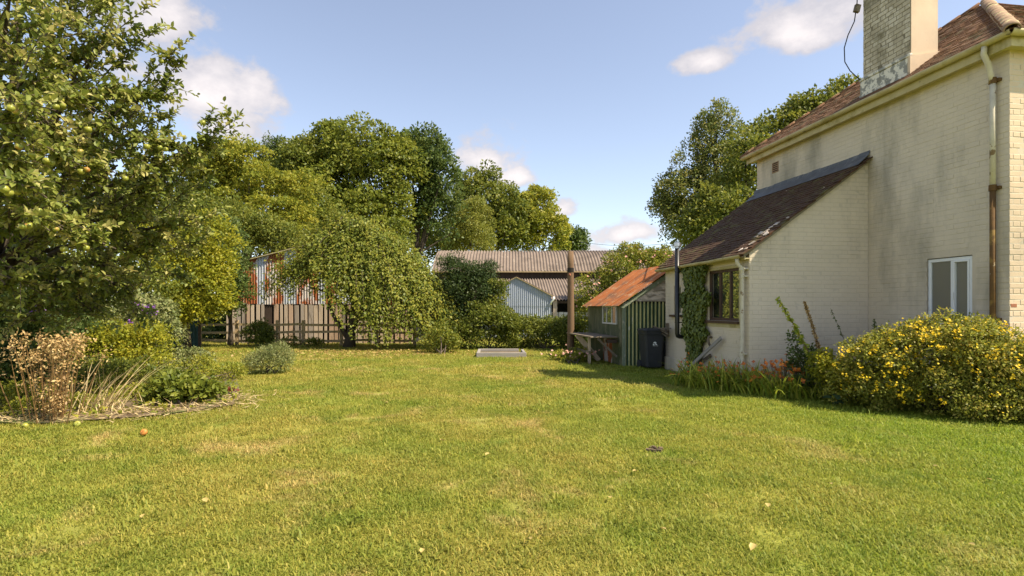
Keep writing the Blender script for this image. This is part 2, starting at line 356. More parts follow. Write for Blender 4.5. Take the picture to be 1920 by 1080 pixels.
LM['lav'] = leaf_mat('grey_green_leaf', [(.085, .115, .04), (.14, .165, .065), (.20, .21, .10)], .2, gain=.85)
LM['hosta'] = leaf_mat('blue_green_broad_leaf', [(.03, .06, .035), (.05, .085, .05)], .2, .4, .4)
LM['red'] = leaf_mat('dark_red_leaf', [(.07, .018, .015), (.12, .03, .02)], .2)

# ------------------------------------------------------------------ foliage
def unit(v): return v / np.maximum(np.linalg.norm(v, axis=-1, keepdims=True), 1e-6)
def rdir(n): return unit(rng.normal(size=(n, 3)))
def leaves(Pn, D, N, Ln, W, fine=False, fold=.25):
    """folded leaf faces at points Pn, along D, facing N"""
    D = unit(D); S = unit(np.cross(D, N)); N = np.cross(S, D)
    Ln = Ln[:, None]; W = W[:, None]; n = len(Pn)
    if fine:
        a = Pn; tip = Pn + D * Ln - N * Ln * .10
        l1 = Pn + D * Ln * .28 + S * W * .46 + N * W * fold; l2 = Pn + D * Ln * .68 + S * W * .40 + N * W * fold * .6
        r1 = Pn + D * Ln * .28 - S * W * .46 + N * W * fold; r2 = Pn + D * Ln * .68 - S * W * .40 + N * W * fold * .6
        V = np.stack([a, l1, l2, tip, r2, r1], 1).reshape(-1, 3)
        i = np.arange(n)[:, None] * 6
        Fc = np.concatenate([i + np.array([0, 3, 2, 1]), i + np.array([0, 5, 4, 3])], 1).reshape(-1, 4); k = 2
    else:
        V = np.stack([Pn, Pn + D * Ln * .48 + S * W * .5 + N * W * fold, Pn + D * Ln, Pn + D * Ln * .48 - S * W * .5 + N * W * fold], 1).reshape(-1, 3)
        Fc = np.arange(n)[:, None] * 4 + np.array([0, 3, 2, 1]); k = 1
    return V, Fc, k
def leaf_mesh(name, parts):
    """parts: list of (V, F, tint per leaf, k)"""
    Vs = []; Fs = []; Ts = []; b = 0
    for V, Fc, T, k in parts:
        Vs.append(V); Fs.append(Fc + b); Ts.append(np.repeat(T, k)); b += len(V)
    return np_mesh(name, np.concatenate(Vs), np.concatenate(Fs), np.concatenate(Ts))
def lobe(px, py, Y, rx, ry, dz=None):
    """ellipsoid lobe: centre seen at px,py at distance Y; radii in photo pixels there; depth radius in metres"""
    s = Y / F; c = P(px, py, Y)
    return (np.array(c), np.array([rx * s, (dz if dz else rx * s * .9), ry * s]))
def crown(lobes, n, leaf, clump=.5, per=45, aspect=.6, flat=1.0, droop=0.0, up=.35, shell=.55, tvar=.28, zmin=.05, fine=False, hang=0.0, gap=0.0):
    """leaf faces on clumps spread over lobes -> (V,F,tint,k)"""
    n = int(n * 1.5); per = int(per * 1.5); leaf = leaf * .86
    vol = np.array([(r[0] * r[1] * r[2]) ** (2 / 3) for c, r in lobes]); pr = vol / vol.sum()
    nc = max(8, n // per)
    ids = rng.choice(len(lobes), nc, p=pr); d = rdir(nc)
    Cc = np.array([l[0] for l in lobes])[ids]; Rr = np.array([l[1] for l in lobes])[ids]
    d[:, 2] = np.where((d[:, 2] < -.2) & (rng.random(nc) < .5), -d[:, 2], d[:, 2])
    rad = (shell + (1.02 - shell) * rng.random(nc) ** .7) * (1 + rng.normal(0, .07, nc))
    cc = Cc + d * Rr * rad[:, None]
    cr = clump * (.65 + .7 * rng.random(nc))
    ctint = rng.normal(.5, tvar * .55, nc)
    k = np.repeat(np.arange(nc), per); m = len(k)
    e = rdir(m); e[:, 2] = np.where((e[:, 2] < 0) & (rng.random(m) < .55), -e[:, 2], e[:, 2])
    rr = cr[k] * (.45 + .6 * rng.random(m) ** .6)
    p = cc[k] + e * rr[:, None] * np.array([1, 1, flat])
    out = unit(e * .8 + d[k] * .6)
    if hang: p[:, 2] -= hang * rng.random(m) ** 1.5
    D = unit(out * .7 + rdir(m) * .8 + np.array([0, 0, -droop])); N = unit(out * .55 + np.array([0, 0, up]) + rdir(m) * .55)
    ok = p[:, 2] > zmin
    p, D, N, k = p[ok], D[ok], N[ok], k[ok]; m = len(p)
    Ln = leaf * (.65 + .7 * rng.random(m)); T = np.clip(ctint[k] + rng.normal(0, tvar, m), 0, 1)
    V, Fc, kk = leaves(p, D, N, Ln, Ln * aspect, fine)
    return V, Fc, T, kk
def limbs(mb, base, top, r0, lobes, nl, bend=.25, sides=7):
    base = Vector(base); top = Vector(top); pts = []
    for i in range(6):
        f = i / 5; pts.append(base.lerp(top, f) + Vector((random.uniform(-1, 1), random.uniform(-1, 1), 0)) * r0 * bend * (1 if 0 < i else 0))
    mb.tube(pts, [r0 * (1.25 if i == 0 else 1 - .14 * i) for i in range(6)], sides)
    for i in range(nl):
        c, r = lobes[i % len(lobes)]
        d = rdir(1)[0]; tgt = Vector(c + d * r * .75)
        f = random.uniform(.35, 1.0); s = base.lerp(top, f); mid = s.lerp(tgt, .5) + Vector((0, 0, random.uniform(.0, .3)))
        rr = r0 * (1 - .6 * f) * .6
        mb.tube([s, s.lerp(mid, .5) + Vector((0, 0, .05)), mid, mid.lerp(tgt, .6), tgt], [rr, rr * .8, rr * .55, rr * .35, rr * .12], 5, False)
def tree(name, label, cat, base, top, r0, lobes, n, leaf, lm, nl=14, group=None, extra=None, **kw):
    o = empty(name, base, 0, label, cat, group); b = Vector(base)
    mb = MB(); limbs(mb, base, top, r0, lobes, nl)
    mb.v = [tuple(Vector(v) - b) for v in mb.v]; mb.build('trunk', M['bark'], o, True)
    V, Fc, T, k = crown(lobes, n, leaf, **kw)
    me = leaf_mesh('crown', [(V - np.array(b), Fc, T, k)]); link('crown', me, LM[lm], o)
    return o
def bush(name, label, cat, base, lobes, n, leaf, lm, group=None, stems=5, **kw):
    o = empty(name, base, 0, label, cat, group); b = Vector(base)
    V, Fc, T, k = crown(lobes, n, leaf, **kw)
    link('foliage', leaf_mesh('foliage', [(V - np.array(b), Fc, T, k)]), LM[lm], o)
    mb = MB()
    for i in range(stems):
        c, r = lobes[i % len(lobes)]; tgt = Vector(c + rdir(1)[0] * r * .5) - b
        s = Vector((random.uniform(-.15, .15) , random.uniform(-.1, .1), 0))
        mb.tube([s, s.lerp(tgt, .5) + Vector((random.uniform(-.05, .05), 0, .05)), tgt], [.02, .014, .006], 5, False)
    mb.build('stem', M['twig'], o, True)
    return o
def straps(n, c, spread, length, width, arch, lean=(0, 0), seg=4, upr=1.0):
    """arching strap leaves -> V,F(quads),tint,k"""
    base = np.zeros((n, 3)); base[:, :2] = rng.normal(0, 1, (n, 2)) * np.array(spread) * .5 + np.array(c)[:2]; base[:, 2] = c[2] if len(c) > 2 else 0
    az = rng.random(n) * 2 * np.pi; Ln = length * (.6 + .5 * rng.random(n)); ar = arch * (.4 + .9 * rng.random(n))
    dirh = np.stack([np.cos(az), np.sin(az)], 1) * (.25 + .5 * rng.random(n))[:, None] + np.array(lean)
    side = np.stack([-np.sin(az), np.cos(az), np.zeros(n)], 1)
    rows = []
    for i in range(seg + 1):
        f = i / seg
        p = base.copy(); p[:, :2] += dirh * (Ln * (f * .55 + ar * f * f))[:, None]
        p[:, 2] += Ln * (f * upr - ar * f * f * .75)
        p[:, 2] = np.maximum(p[:, 2], .015)
        w = width * (1.0 - f ** 2.2 * .92) * .5
        rows.append(np.stack([p + side * w, p - side * w], 1))
    V = np.stack(rows, 1).reshape(-1, 3)
    q = []
    for i in range(seg): q.append(np.array([2 * i, 2 * i + 1, 2 * i + 3, 2 * i + 2]))
    Fc = (np.arange(n)[:, None, None] * (2 * (seg + 1)) + np.array(q)[None]).reshape(-1, 4)
    return V, Fc, rng.random(n), seg
def petals(pts, size, np_=5, nrm=None):
    n = len(pts); N = unit(np.tile(np.array([0, -.5, .7]), (n, 1)) + rdir(n) * .6) if nrm is None else nrm
    A = unit(np.cross(N, rdir(n))); B = np.cross(N, A); out = []
    for i in range(np_):
        a = 2 * math.pi * i / np_; D = A * math.cos(a) + B * math.sin(a) + N * .25
        s = size * (.8 + .4 * rng.random(n)); out.append(leaves(pts, D, N, s, s * .75))
    V = np.concatenate([o[0] for o in out]); Fc = np.concatenate([o[1] + i * n * 4 for i, o in enumerate(out)])
    return V, Fc, rng.random(n * np_), 1
def off(part, b): return (part[0] - np.array(b), part[1], part[2], part[3])

# ------------------------------------------------------------------ ground
gx = np.concatenate([np.linspace(-160, -14, 20), np.linspace(-13, 13, 66), np.linspace(14, 160, 20)])
gy = np.concatenate([np.linspace(-40, 0, 8), np.linspace(.5, 30, 70), np.linspace(32, 320, 24)])
def gz(x, y):   # the lawn's faint unevenness
    near = np.exp(-((x / 16) ** 2)) * np.exp(-(((y - 9) / 12) ** 2))
    return near * .007 * (np.sin(x * 1.3 + .6 * y) + np.sin(y * 1.7 - .5 * x))
GX, GY = np.meshgrid(gx, gy); GV = np.stack([GX, GY, gz(GX, GY)], -1).reshape(-1, 3)
nxg = len(gx); ii = np.arange(len(gy) - 1)[:, None] * nxg + np.arange(nxg - 1)[None]; ii = ii.ravel()
ground = link('ground', np_mesh('ground', GV, np.stack([ii, ii + 1, ii + nxg + 1, ii + nxg], 1), smooth=True), M['lawn_ground'])
tag(ground, kind='structure')

# ------------------------------------------------------------------ bricks and tiles
def brick_mesh(name, w, h, p=.0026, bv=.004):
    x, z = w / 2, h / 2
    v = [(-x, 0, -z), (x, 0, -z), (x, 0, z), (-x, 0, z), (-x + bv, -p, -z + bv), (x - bv, -p, -z + bv), (x - bv, -p, z - bv), (-x + bv, -p, z - bv)]
    f = [(4, 5, 6, 7), (0, 1, 5, 4), (1, 2, 6, 5), (2, 3, 7, 6), (3, 0, 4, 7)]
    me = bpy.data.meshes.new(name); me.from_pydata(v, [], f); me.update(); return me
BW = {True: .215, False: .1025}
def brick_list(Mw, a0, a1, z0, z1, ok, jx=1.035):
    """Flemish bond over a rectangle of a wall plane -> list of (matrix, kind, clip scale)"""
    out = []; z = z0; row = 0
    while z < z1 - .03:
        a = a0 - (.169 if row % 2 else 0.0); st = True
        while a < a1:
            w = BW[st]; l, r = max(a, a0), min(a + w, a1)
            if r - l > .03 and ok((l + r) / 2, z + .0325):
                T = Mw @ Matrix.Translation(((l + r) / 2, random.uniform(-.0025, .0025), z + .0325 + random.uniform(-.002, .002))) @ Matrix.Rotation(random.gauss(0, .007), 4, 'X') @ Matrix.Rotation(random.gauss(0, .006), 4, 'Z') @ Matrix.Rotation(random.gauss(0, .006), 4, 'Y')
                out.append((T @ Matrix.Diagonal(((r - l) / w * (jx if jx < 1.03 else random.choice((1.022, 1.04, 1.046, 1.047))), 1, 1, 1)), st))
            a += w + .010; st = not st
        z += .075; row += 1
    return out
def px_size(world_pt, size):
    return size * F / max(world_pt.y, .5)
def in_view(w, m=10):
    if w.y < .3: return False
    px = CX + w.x / w.y * F; py = HY - (w.z - CH) / w.y * F
    return -m < px < 1920 + m and -m < py < 1080 + m
def place_pieces(name, items, meshes, mats, root, parents, limit):
    """items: (local matrix, mesh key, parent key). Largest in view become objects, the rest one stuff part per parent."""
    Wm = root.matrix_basis if root.matrix_basis else Matrix()
    def key(it):
        w = Wm @ it[0].translation
        return (-px_size(w, 1)) if in_view(w) else 1e6 + w.y
    items = sorted(items, key=key); single = [it for it in items[:limit] if key(it) < 1e6]; rest = items[len(single):]
    for Mx, mk, pk in single:
        o = link(name, meshes[mk], None, parents[pk]); o.matrix_basis = Mx
        if not meshes[mk].materials: meshes[mk].materials.append(mats[pk])
        if meshes[mk].materials[0] != mats[pk]:
            o.material_slots[0].link = 'OBJECT'; o.material_slots[0].material = mats[pk]
    by = {}
    for it in rest: by.setdefault(it[2], []).append(it)
    for pk, its in by.items():
        V = []; Fc = []; b = 0
        for Mx, mk, _ in its:
            me = meshes[mk]; vs = [Mx @ v.co for v in me.vertices]; V += [tuple(v) for v in vs]
            Fc += [tuple(i + b for i in p.vertices) for p in me.polygons]; b += len(vs)
        me = bpy.data.meshes.new(name); me.from_pydata(V, [], Fc); me.update()
        tag(link(name + '_field', me, mats[pk], parents[pk]), kind='stuff')

# ------------------------------------------------------------------ house
HO = Vector((6.28, 10.03, 0)); HR = math.atan2(.148, .989)
HW = Matrix.Translation(HO) @ Matrix.Rotation(HR, 4, 'Z')
VN, VF, UW = -2.457, 3.41, 8.0          # near end, far end of the side wall, width of the house
EZ = 4.90                               # top of wall
house = empty('house', HO, HR, 'two-storey cream painted brick house with hipped clay tile roof', 'house')
bpy.context.view_layer.update()
mb = MB()
WX0, WX1, WZ0, WZ1 = -1.933, -1.177, 1.134, 2.165     # v range and z range of the white window in the side wall
th = .25
# side wall (left face at u=0) in pieces round the window opening
for v0, v1, z0, z1 in ((VN, WX0, 0, EZ), (WX1, VF, 0, EZ), (WX0, WX1, 0, WZ0), (WX0, WX1, WZ1, EZ)):
    mb.bx((0, v0, z0), (th, v1, z1))
side_wall = mb.build('side_wall', M['joint'], house)
front_wall = MB().bx((th, VN, 0), (UW, VN + th, EZ)).build('front_wall', M['render'], house)
MB().bx((th, VF - th, 0), (UW, VF, EZ)).build('back_wall', M['paint'], house)
MB().bx((UW - th, VN + th, 0), (UW, VF - th, EZ)).build('far_wall', M['paint'], house)
MB().bx((th, VN + th, 2.4), (UW - th, VF - th, 2.6)).build('upper_floor', M['void'], house)
# roof
OV = .22; pt = .72; pa = math.atan(pt); RZ = EZ + .10
y0, y1 = VN - OV, VF + OV; half = (y1 - y0) / 2; ym = (y0 + y1) / 2; rz = RZ + half * pt
ua, ub = -OV, UW + OV
mb = MB()
A, B, C, D = (ua, y0, RZ), (ub, y0, RZ), (ub, y1, RZ), (ua, y1, RZ); E1 = (ua + half, ym, rz); E2 = (ub - half, ym, rz)
mb.add([A, B, C, D, E1, E2], [(0, 1, 5, 4), (1, 2, 5), (2, 3, 4, 5), (3, 0, 4), (0, 3, 2, 1)])
roof = mb.build('roof', M['tile'], house)
sl = half / math.cos(pa)
tile_me = MB().box((0, .115, .008), (.160, .25, .017)).build('tmp_tile', M['tile'])
tm = tile_me.data; bpy.data.objects.remove(tile_me)
tiles = []
def tile_field(Mp, length, rows, ok, pk, gauge=.1, out=None):
    for r_ in range(rows):
        a = -.0825 if r_ % 2 else 0.0
        while a < length:
            if ok(a + .08, r_ * gauge + .08):
                T = Mp @ Matrix.Translation((a + .0825, r_ * gauge - .04, random.uniform(0, .006))) @ Matrix.Rotation(-.085 + random.gauss(0, .022), 4, 'X') @ Matrix.Rotation(random.gauss(0, .016), 4, 'Z') @ Matrix.Rotation(random.gauss(0, .02), 4, 'Y')
                out.append((T, 't', pk))
            a += .166
Ms = Matrix(((0, math.cos(pa), -math.sin(pa), ua), (-1, 0, 0, y1), (0, math.sin(pa), math.cos(pa), RZ + .012), (0, 0, 0, 1)))
tile_field(Ms, y1 - y0, int(sl / .1), lambda a, s: abs(a - half) < half * (1 - s / sl) + .02, 'roof', out=tiles)
Mf = Matrix(((1, 0, 0, ua), (0, math.cos(pa), -math.sin(pa), y0), (0, math.sin(pa), math.cos(pa), RZ + .012), (0, 0, 0, 1)))
tile_field(Mf, 4.5, int(sl / .1), lambda a, s: a > half * s / sl - .02, 'roof', out=tiles)
place_pieces('roof_tile', tiles, {'t': tm}, {'roof': M['tile']}, house, {'roof': roof}, 300)
# hip tiles (half-round), each its own piece
def halfround(l, r):
    m = MB(); n = 7
    for x in (-l / 2, l / 2):
        for rr in (r, r - .018):
            for k in range(n): m.v.append((x, rr * math.cos(math.pi * k / (n - 1)), rr * math.sin(math.pi * k / (n - 1)) * .9))
    for k in range(n - 1):
        m.f += [(k, k + 1, 2 * n + k + 1, 2 * n + k), (n + k, 3 * n + k, 3 * n + k + 1, n + k + 1), (k, n + k, n + k + 1, k + 1), (2 * n + k, 2 * n + k + 1, 3 * n + k + 1, 3 * n + k)]
    o = m.build('tmp', M['hip'], None, True); me = o.data; bpy.data.objects.remove(o); return me
hm = halfround(.36, .098); hm2 = halfround(.36, .075); hm2.materials.clear(); hm2.materials.append(M['tile'])
for c in (A, D):
    c = Vector(c); e = Vector(E1); d = (e - c); n = int(d.length / .33); dn = d.normalized()
    sd_ = dn.cross(Vector((0, 0, 1))).normalized(); u_ = sd_.cross(dn)
    hmm = hm if tuple(c) == tuple(Vector(A)) else hm2
    for i in range(n):
        p = c + dn * (.12 + i * .33) + u_ * random.uniform(.0, .012)
        o = link('hip_tile', hmm, None, roof); o.matrix_basis = Matrix.Translation(p) @ Matrix((dn, -sd_, u_)).transposed().to_4x4() @ Matrix.Rotation(-.04 + random.gauss(0, .012), 4, 'Y')
# fascia, soffit and gutters
mb = MB(); mb.bx((ua + .05, y0 + .05, RZ - .18), (ua + .075, y1 - .05, RZ - .015)); mb.bx((ua + .075, y0 + .05, RZ - .18), (ub, y0 + .075, RZ - .015))
mb.build('fascia', M['gutter'], house)
mb = MB(); mb.bx((ua + .078, y0 + .078, RZ - .150), (-.002, y1 - .05, RZ - .135)); mb.bx((.0, y0 + .078, RZ - .150), (ub, VN - .002, RZ - .135))
mb.build('soffit', M['gutter'], house)
def gutter(p, q, r, parent, name='gutter', mt='gutter', droop=0):
    p = Vector(p); q = Vector(q); d = (q - p).normalized(); s_ = d.cross(Vector((0, 0, 1))).normalized(); m = MB(); n = 8; segs = 10
    for i in range(segs + 1):
        c = p.lerp(q, i / segs) + Vector((0, 0, random.uniform(-.006, .006)))
        for rr in (r, r - .008):
            for k in range(n):
                a = math.pi + math.pi * k / (n - 1); m.v.append(tuple(c + s_ * rr * math.cos(a) + Vector((0, 0, rr * math.sin(a)))))
    for i in range(segs):
        for k in range(n - 1):
            a = i * 2 * n + k; m.f += [(a, a + 1, a + 1 + 2 * n, a + 2 * n), (a + n, a + n + 2 * n, a + n + 1 + 2 * n, a + n + 1)]
        a = i * 2 * n; m.f += [(a, a + 2 * n, a + 3 * n, a + n), (a + n - 1, a + 2 * n - 1, a + 4 * n - 1, a + 3 * n - 1)]
    return m.build(name, M[mt], parent, True)
gutter((ua - .01, y0 - .02, RZ - .01), (ua - .01, y1 + .02, RZ - .02), .062, house)
gutter((ua - .05, y0 - .01, RZ - .01), (ub, y0 - .01, RZ - .01), .062, house)
# rusty downpipe near the corner
pv = VN + .17
MB().tube([(ua - .01, pv - .03, RZ - .06), (ua - .01, pv - .02, RZ - .16), (ua + .08, pv - .01, RZ - .30), (-.10, pv, RZ - .42), (-.065, pv, RZ - .52)], .036, 10).build('swan_neck', M['pipe'], house, True)
dp = MB().tube([(-.065, pv, RZ - .50), (-.065, pv, 3.05)], .036, 10).build('downpipe', M['pipe'], house, True)
dp2 = MB().tube([(-.065, pv, 3.05), (-.065, pv, .05)], .0365, 10).build('downpipe', M['pipe_rust'], house, True); tag(dp2, 'rusty brown lower length of downpipe')
for z in (RZ - .50, 3.04, 1.25):
    MB().tube([(-.065, pv, z - .04), (-.065, pv, z + .04)], .047, 10).bx((-.05, pv - .075, z - .02), (-.001, pv + .075, z + .02)).build('pipe_collar', M['pipe_rust'], house)
# chimney on the eave
ch0, ch1, cw = -.875, .12, .50       # v range, depth in u
CHT = 7.55; CU = .0
chim = MB().bx((CU + .004, ch0 + .004, 4.7), (CU + cw, ch1 - .004, CHT)).build('chimney', M['mortar'], house)
MB().bx((CU + .012, ch0 - .012, 5.45), (CU + cw - .0, ch0 + .003, CHT - .3)).build('chimney_render', M['render'], house)
MB().bx((CU - .03, ch0 - .03, CHT - .30), (CU + cw + .03, ch1 + .03, CHT - .15)).bx((CU - .06, ch0 - .06, CHT - .149), (CU + cw + .06, ch1 + .06, CHT)).build('chimney_cap', M['chimbrick'], house, bevel=.01)
for v in (ch0 + .25, ch1 - .25): MB().tube([(CU + cw / 2, v, CHT), (CU + cw / 2, v, CHT + .08), (CU + cw / 2, v, CHT + .36), (CU + cw / 2, v, CHT + .40)], [.15, .13, .105, .125], 14).build('chimney_pot', M['terracotta'], house, True)
# stepped skirt of lead and peeling render at the chimney foot
def skirt(z0, z1, g, name, mt):
    m = MB(); m.bx((CU - g, ch0 - g, z0), (CU + .002, ch1 + g, z1)); m.build(name, M[mt], house, bevel=.006)
skirt(4.98, 5.20, .045, 'chimney_flashing', 'skirt'); skirt(5.204, 5.44, .034, 'chimney_skirt', 'skirt'); skirt(5.443, 5.49, .050, 'chimney_ledge', 'skirt')
mb = MB(); mb.prism([(CU - .045, 5.0), (CU - .045, 5.46), (CU + .1, 5.47), (CU + cw + .02, 5.56), (CU + cw + .02, 5.42)], ch0 - .05, ch0 + .0); mb.build('chimney_side_flashing', M['render'], house)
mb = MB()
for i in range(4): mb.box((CU + .06 + i * .13, ch0 - .11, 5.20 + i * .095), (.14, .14, .02), Matrix.Rotation(-.62, 3, 'Y'))
mb.build('chimney_soaker', M['lead'], house)
# bricks
stm, hdm = brick_mesh('stretcher', .215, .065), brick_mesh('header', .1025, .065)
Mside = Matrix.Rotation(-math.pi / 2, 4, 'Z')          # wall space x -> -v
Wside = Matrix.Translation((0, 0, 0)) @ Mside
items = []
okw = lambda a, z: not (WX0 - .05 < -a < WX1 + .05 and WZ0 - .02 < z < WZ1 + .10) and not (-a > .02 and -a < VF and z < 2.0)
for T, st in brick_list(Wside, -VF, -VN, .02, EZ - .02, okw): items.append((T, st, 'side'))
Wf = Matrix.Translation((0, VN, 0))
for T, st in brick_list(Wf, .002, 1.6, .02, EZ - .02, lambda a, z: True, 1.02): items.append((T, st, 'front'))
Wc = Matrix.Translation((CU + .004, 0, 0)) @ Mside
for T, st in brick_list(Wc, -ch1, -ch0, 5.50, CHT - .31, lambda a, z: True, 1.0): items.append((T, st, 'chim'))
for T, st in brick_list(Matrix.Translation((0, ch0 + .004, 0)), CU + .0, CU + cw, 5.50, CHT - .31, lambda a, z: False): items.append((T, st, 'chim'))
def split_place(items, limits, root, parents, mats):
    for pk, lim in limits.items():
        its = [i for i in items if i[2] == pk]
        place_pieces('brick', its, {True: stm.copy() if pk != 'x' else stm, False: hdm.copy()}, mats, root, parents, lim)
split_place(items, {'front': 100, 'chim': 100, 'side': 100}, house, {'side': side_wall, 'front': front_wall, 'chim': chim}, {'side': M['paint'], 'front': M['render'], 'chim': M['chimbrick']})
# bare red brick at the corner, stepped lintel over the window
o = MB().box((.062, VN - .0045, 1.437), (.09, .006, .045)).build('bare_brick', M['brickred'], front_wall)
# white window in the side wall
win = MB(); fv0, fv1 = WX0 + .012, WX1 - .012; fz0, fz1 = WZ0 + .012, WZ1 - .012
fw = .048; mv = fv0 + (fv1 - fv0) * .445       # mullion nearer the right-hand (near) side
for a, b in (((.02, fv0, fz0), (.08, fv1, fz0 + fw)), ((.02, fv0, fz1 - fw), (.08, fv1, fz1)), ((.021, fv0, fz0 + fw), (.079, fv0 + fw, fz1 - fw)), ((.021, fv1 - fw, fz0 + fw), (.079, fv1, fz1 - fw)), ((.021, mv - fw / 2, fz0 + fw), (.079, mv + fw / 2, fz1 - fw))): win.bx(a, b)
window = win.build('window', M['upvc'], house, bevel=.004)
sash = MB(); s0, s1 = fv0 + fw, mv - fw / 2; z0, z1 = fz0 + fw, fz1 - fw; sw = .026
for a, b in (((.008, s0, z0), (.06, s1, z0 + sw)), ((.008, s0, z1 - sw), (.06, s1, z1)), ((.0085, s0, z0 + sw), (.0595, s0 + sw, z1 - sw)), ((.0085, s1 - sw, z0 + sw), (.0595, s1, z1 - sw))): sash.bx(a, b)
sash.build('opening_sash', M['upvc'], window, bevel=.003)
MB().bx((.045, s0 + sw, z0 + sw), (.053, s1 - sw, z1 - sw)).build('pane', M['glass_grey'], window)
MB().bx((.045, mv + fw / 2, z0), (.053, fv1 - fw, z1)).build('pane', M['glass_grey'], window)
MB().bx((-.03, fv0 - .03, WZ0 - .03), (.03, fv1 + .03, WZ0 + .010)).build('window_sill', M['upvc'], window)
MB().bx((.10, fv0 - .02, WZ0 - .02), (.11, fv1 + .02, WZ1 + .02)).build('blind', M['whitewash'], window)
MB().bx((-.012, s1 - .022, 1.53), (.0, s1 - .006, 1.64)).build('window_handle', M['upvc'], window)
# airbrick high on the wall, bracket, wire stub
ab = MB().bx((-.012, 2.58, 4.43), (.0, 2.81, 4.66)).build('airbrick', M['terracotta'], house)
for i in range(5): MB().bx((-.0135, 2.60, 4.455 + i * .042), (-.0125, 2.79, 4.475 + i * .042)).build('slot', M['void'], ab)
MB().tube([(-.002, 3.2, 3.98), (-.10, 3.28, 4.02), (-.22, 3.42, 4.00)], .010, 5).build('wire_bracket', M['bench'], house)
MB().prism([(-.10, 3.63), (-.002, 3.63), (-.002, 3.80)], 2.60, 2.63).build('bracket', M['upvc'], house)

# ------------------------------------------------------------------ lean-to
LU, LV = -2.26, 3.44
lean = empty('lean_to', HO, HR, 'low cream brick lean-to with mossy dark tiled roof beside the house', 'extension')
ET, TT = 2.40, 4.05; ls_ = (TT - ET) / 2.30; la = math.atan(ls_)
def roofz(u): return TT + u * ls_
gw = MB().prism([(LU, 0), (-.003, 0), (-.003, roofz(0) - .05), (LU, roofz(LU) - .05)], 0, .22).build('gable_wall', M['joint'], lean)
MB().prism([(LU, 0), (-.003, 0), (-.003, roofz(0) - .05), (LU, roofz(LU) - .05)], LV - .22, LV).build('back_wall', M['paint'], lean)
BWv = (.317, 1.45, 1.17, 2.12); SWv = (2.64, 3.0, 1.26, 1.90)   # v0,v1,z0,z1 of the two windows
mb = MB(); EW = roofz(LU) - .05
for v0, v1, z0, z1 in ((.22, BWv[0], 0, EW), (BWv[0], BWv[1], 0, BWv[2]), (BWv[0], BWv[1], BWv[3], EW), (BWv[1], SWv[0], 0, EW), (SWv[0], SWv[1], 0, SWv[2]), (SWv[0], SWv[1], SWv[3], EW), (SWv[1], LV - .22, 0, EW)):
    mb.bx((LU, v0, z0), (LU + .22, v1, z1))
ow = mb.build('outer_wall', M['paint_lt'], lean)
MB().bx((LU - .035, .02, 0), (LU - .001, LV - .01, .30)).build('plinth', M['paint'], lean, bevel=.012)
MB().bx((LU + .3, .3, .05), (-.1, LV - .3, .08)).build('floor_slab', M['void'], lean)
# roof slab, tiles, lead
y0l, y1l = -.07, LV + .10; u0l = LU - .14
lroof = MB().prism([(u0l, roofz(u0l) - .05), (-.004, roofz(0) - .05), (-.004, roofz(0) - .002), (u0l, roofz(u0l) - .002)], y0l + .02, y1l - .02).build('roof', M['tile_dark'], lean)
Ml = Matrix(((0, math.cos(la), -math.sin(la), u0l), (-1, 0, 0, y1l), (0, math.sin(la), math.cos(la), roofz(u0l) + .004), (0, 0, 0, 1)))
ltiles = []; sll = (0 - u0l) / math.cos(la)
tile_field(Ml, y1l - y0l - .05, int(sll / .1), lambda a, s: True, 'roof', out=ltiles)
tmd = tm.copy(); tmd.materials.clear(); tmd.materials.append(M['tile_dark'])
place_pieces('roof_tile', ltiles, {'t': tmd}, {'roof': M['tile_dark']}, lean, {'roof': lroof}, 300)
mb = MB(); n = 14
for i in range(n):
    v0 = y0l + .02 + i * (y1l - y0l - .04) / n; v1 = v0 + (y1l - y0l - .04) / n - .002; j = random.uniform(-.012, .012)
    mb.add([(-.006, v0, roofz(0) + .12 + j), (-.006, v1, roofz(0) + .12 + j), (-.03, v1, roofz(0) + .045), (-.03, v0, roofz(0) + .045), (-.24, v1, roofz(-.24) + .036), (-.24, v0, roofz(-.24) + .036),
            (-.002, v0, roofz(0)), (-.002, v1, roofz(0))], [(0, 1, 2, 3), (3, 2, 4, 5), (5, 4, 7, 6)])
mb.build('lead_flashing', M['lead'], lean)
mb = MB(); mb.prism([(u0l + .0, roofz(u0l) - .065), (-.004, roofz(0) - .065), (-.004, roofz(0) - .01), (u0l, roofz(u0l) - .01)], y0l + .004, y0l + .018); mb.build('verge_undercloak', M['mortar'], lean)
# broken pale tile bits on the eave corner
mb = MB()
for i in range(16):
    s_ = random.random() ** 2 * 1.0; u_ = u0l + .05 + s_ * .9
    mb.box((u_, y0l + random.uniform(.0, .35), roofz(u_) + .035), (random.uniform(.04, .11), random.uniform(.03, .09), .01), Matrix.Rotation(-la + random.uniform(-.2, .2), 3, 'Y') @ Matrix.Rotation(random.uniform(0, 3), 3, 'Z'))
mb.build('broken_tile_bits', M['flakeboard'], lean)
MB().bx((LU - .11, y0l + .04, roofz(LU) - .20), (LU - .085, y1l - .03, roofz(u0l) - .03)).build('fascia', M['gutter'], lean)
MB().bx((LU - .083, y0l + .05, roofz(LU) - .19), (LU - .002, y1l - .04, roofz(LU) - .17)).build('soffit', M['gutter'], lean)
gz_ = roofz(u0l) - .03
gutter((u0l - .035, y0l + .01, gz_), (u0l - .035, y1l, gz_ - .01), .055, lean)
pv = .10; pu = LU - .075
MB().tube([(u0l - .03, pv, gz_ - .05), (u0l - .02, pv, gz_ - .13), (pu, pv, gz_ - .22), (pu, pv, .12), (pu - .06, pv, .06)], .034, 10).build('downpipe', M['pipe'], lean, True)
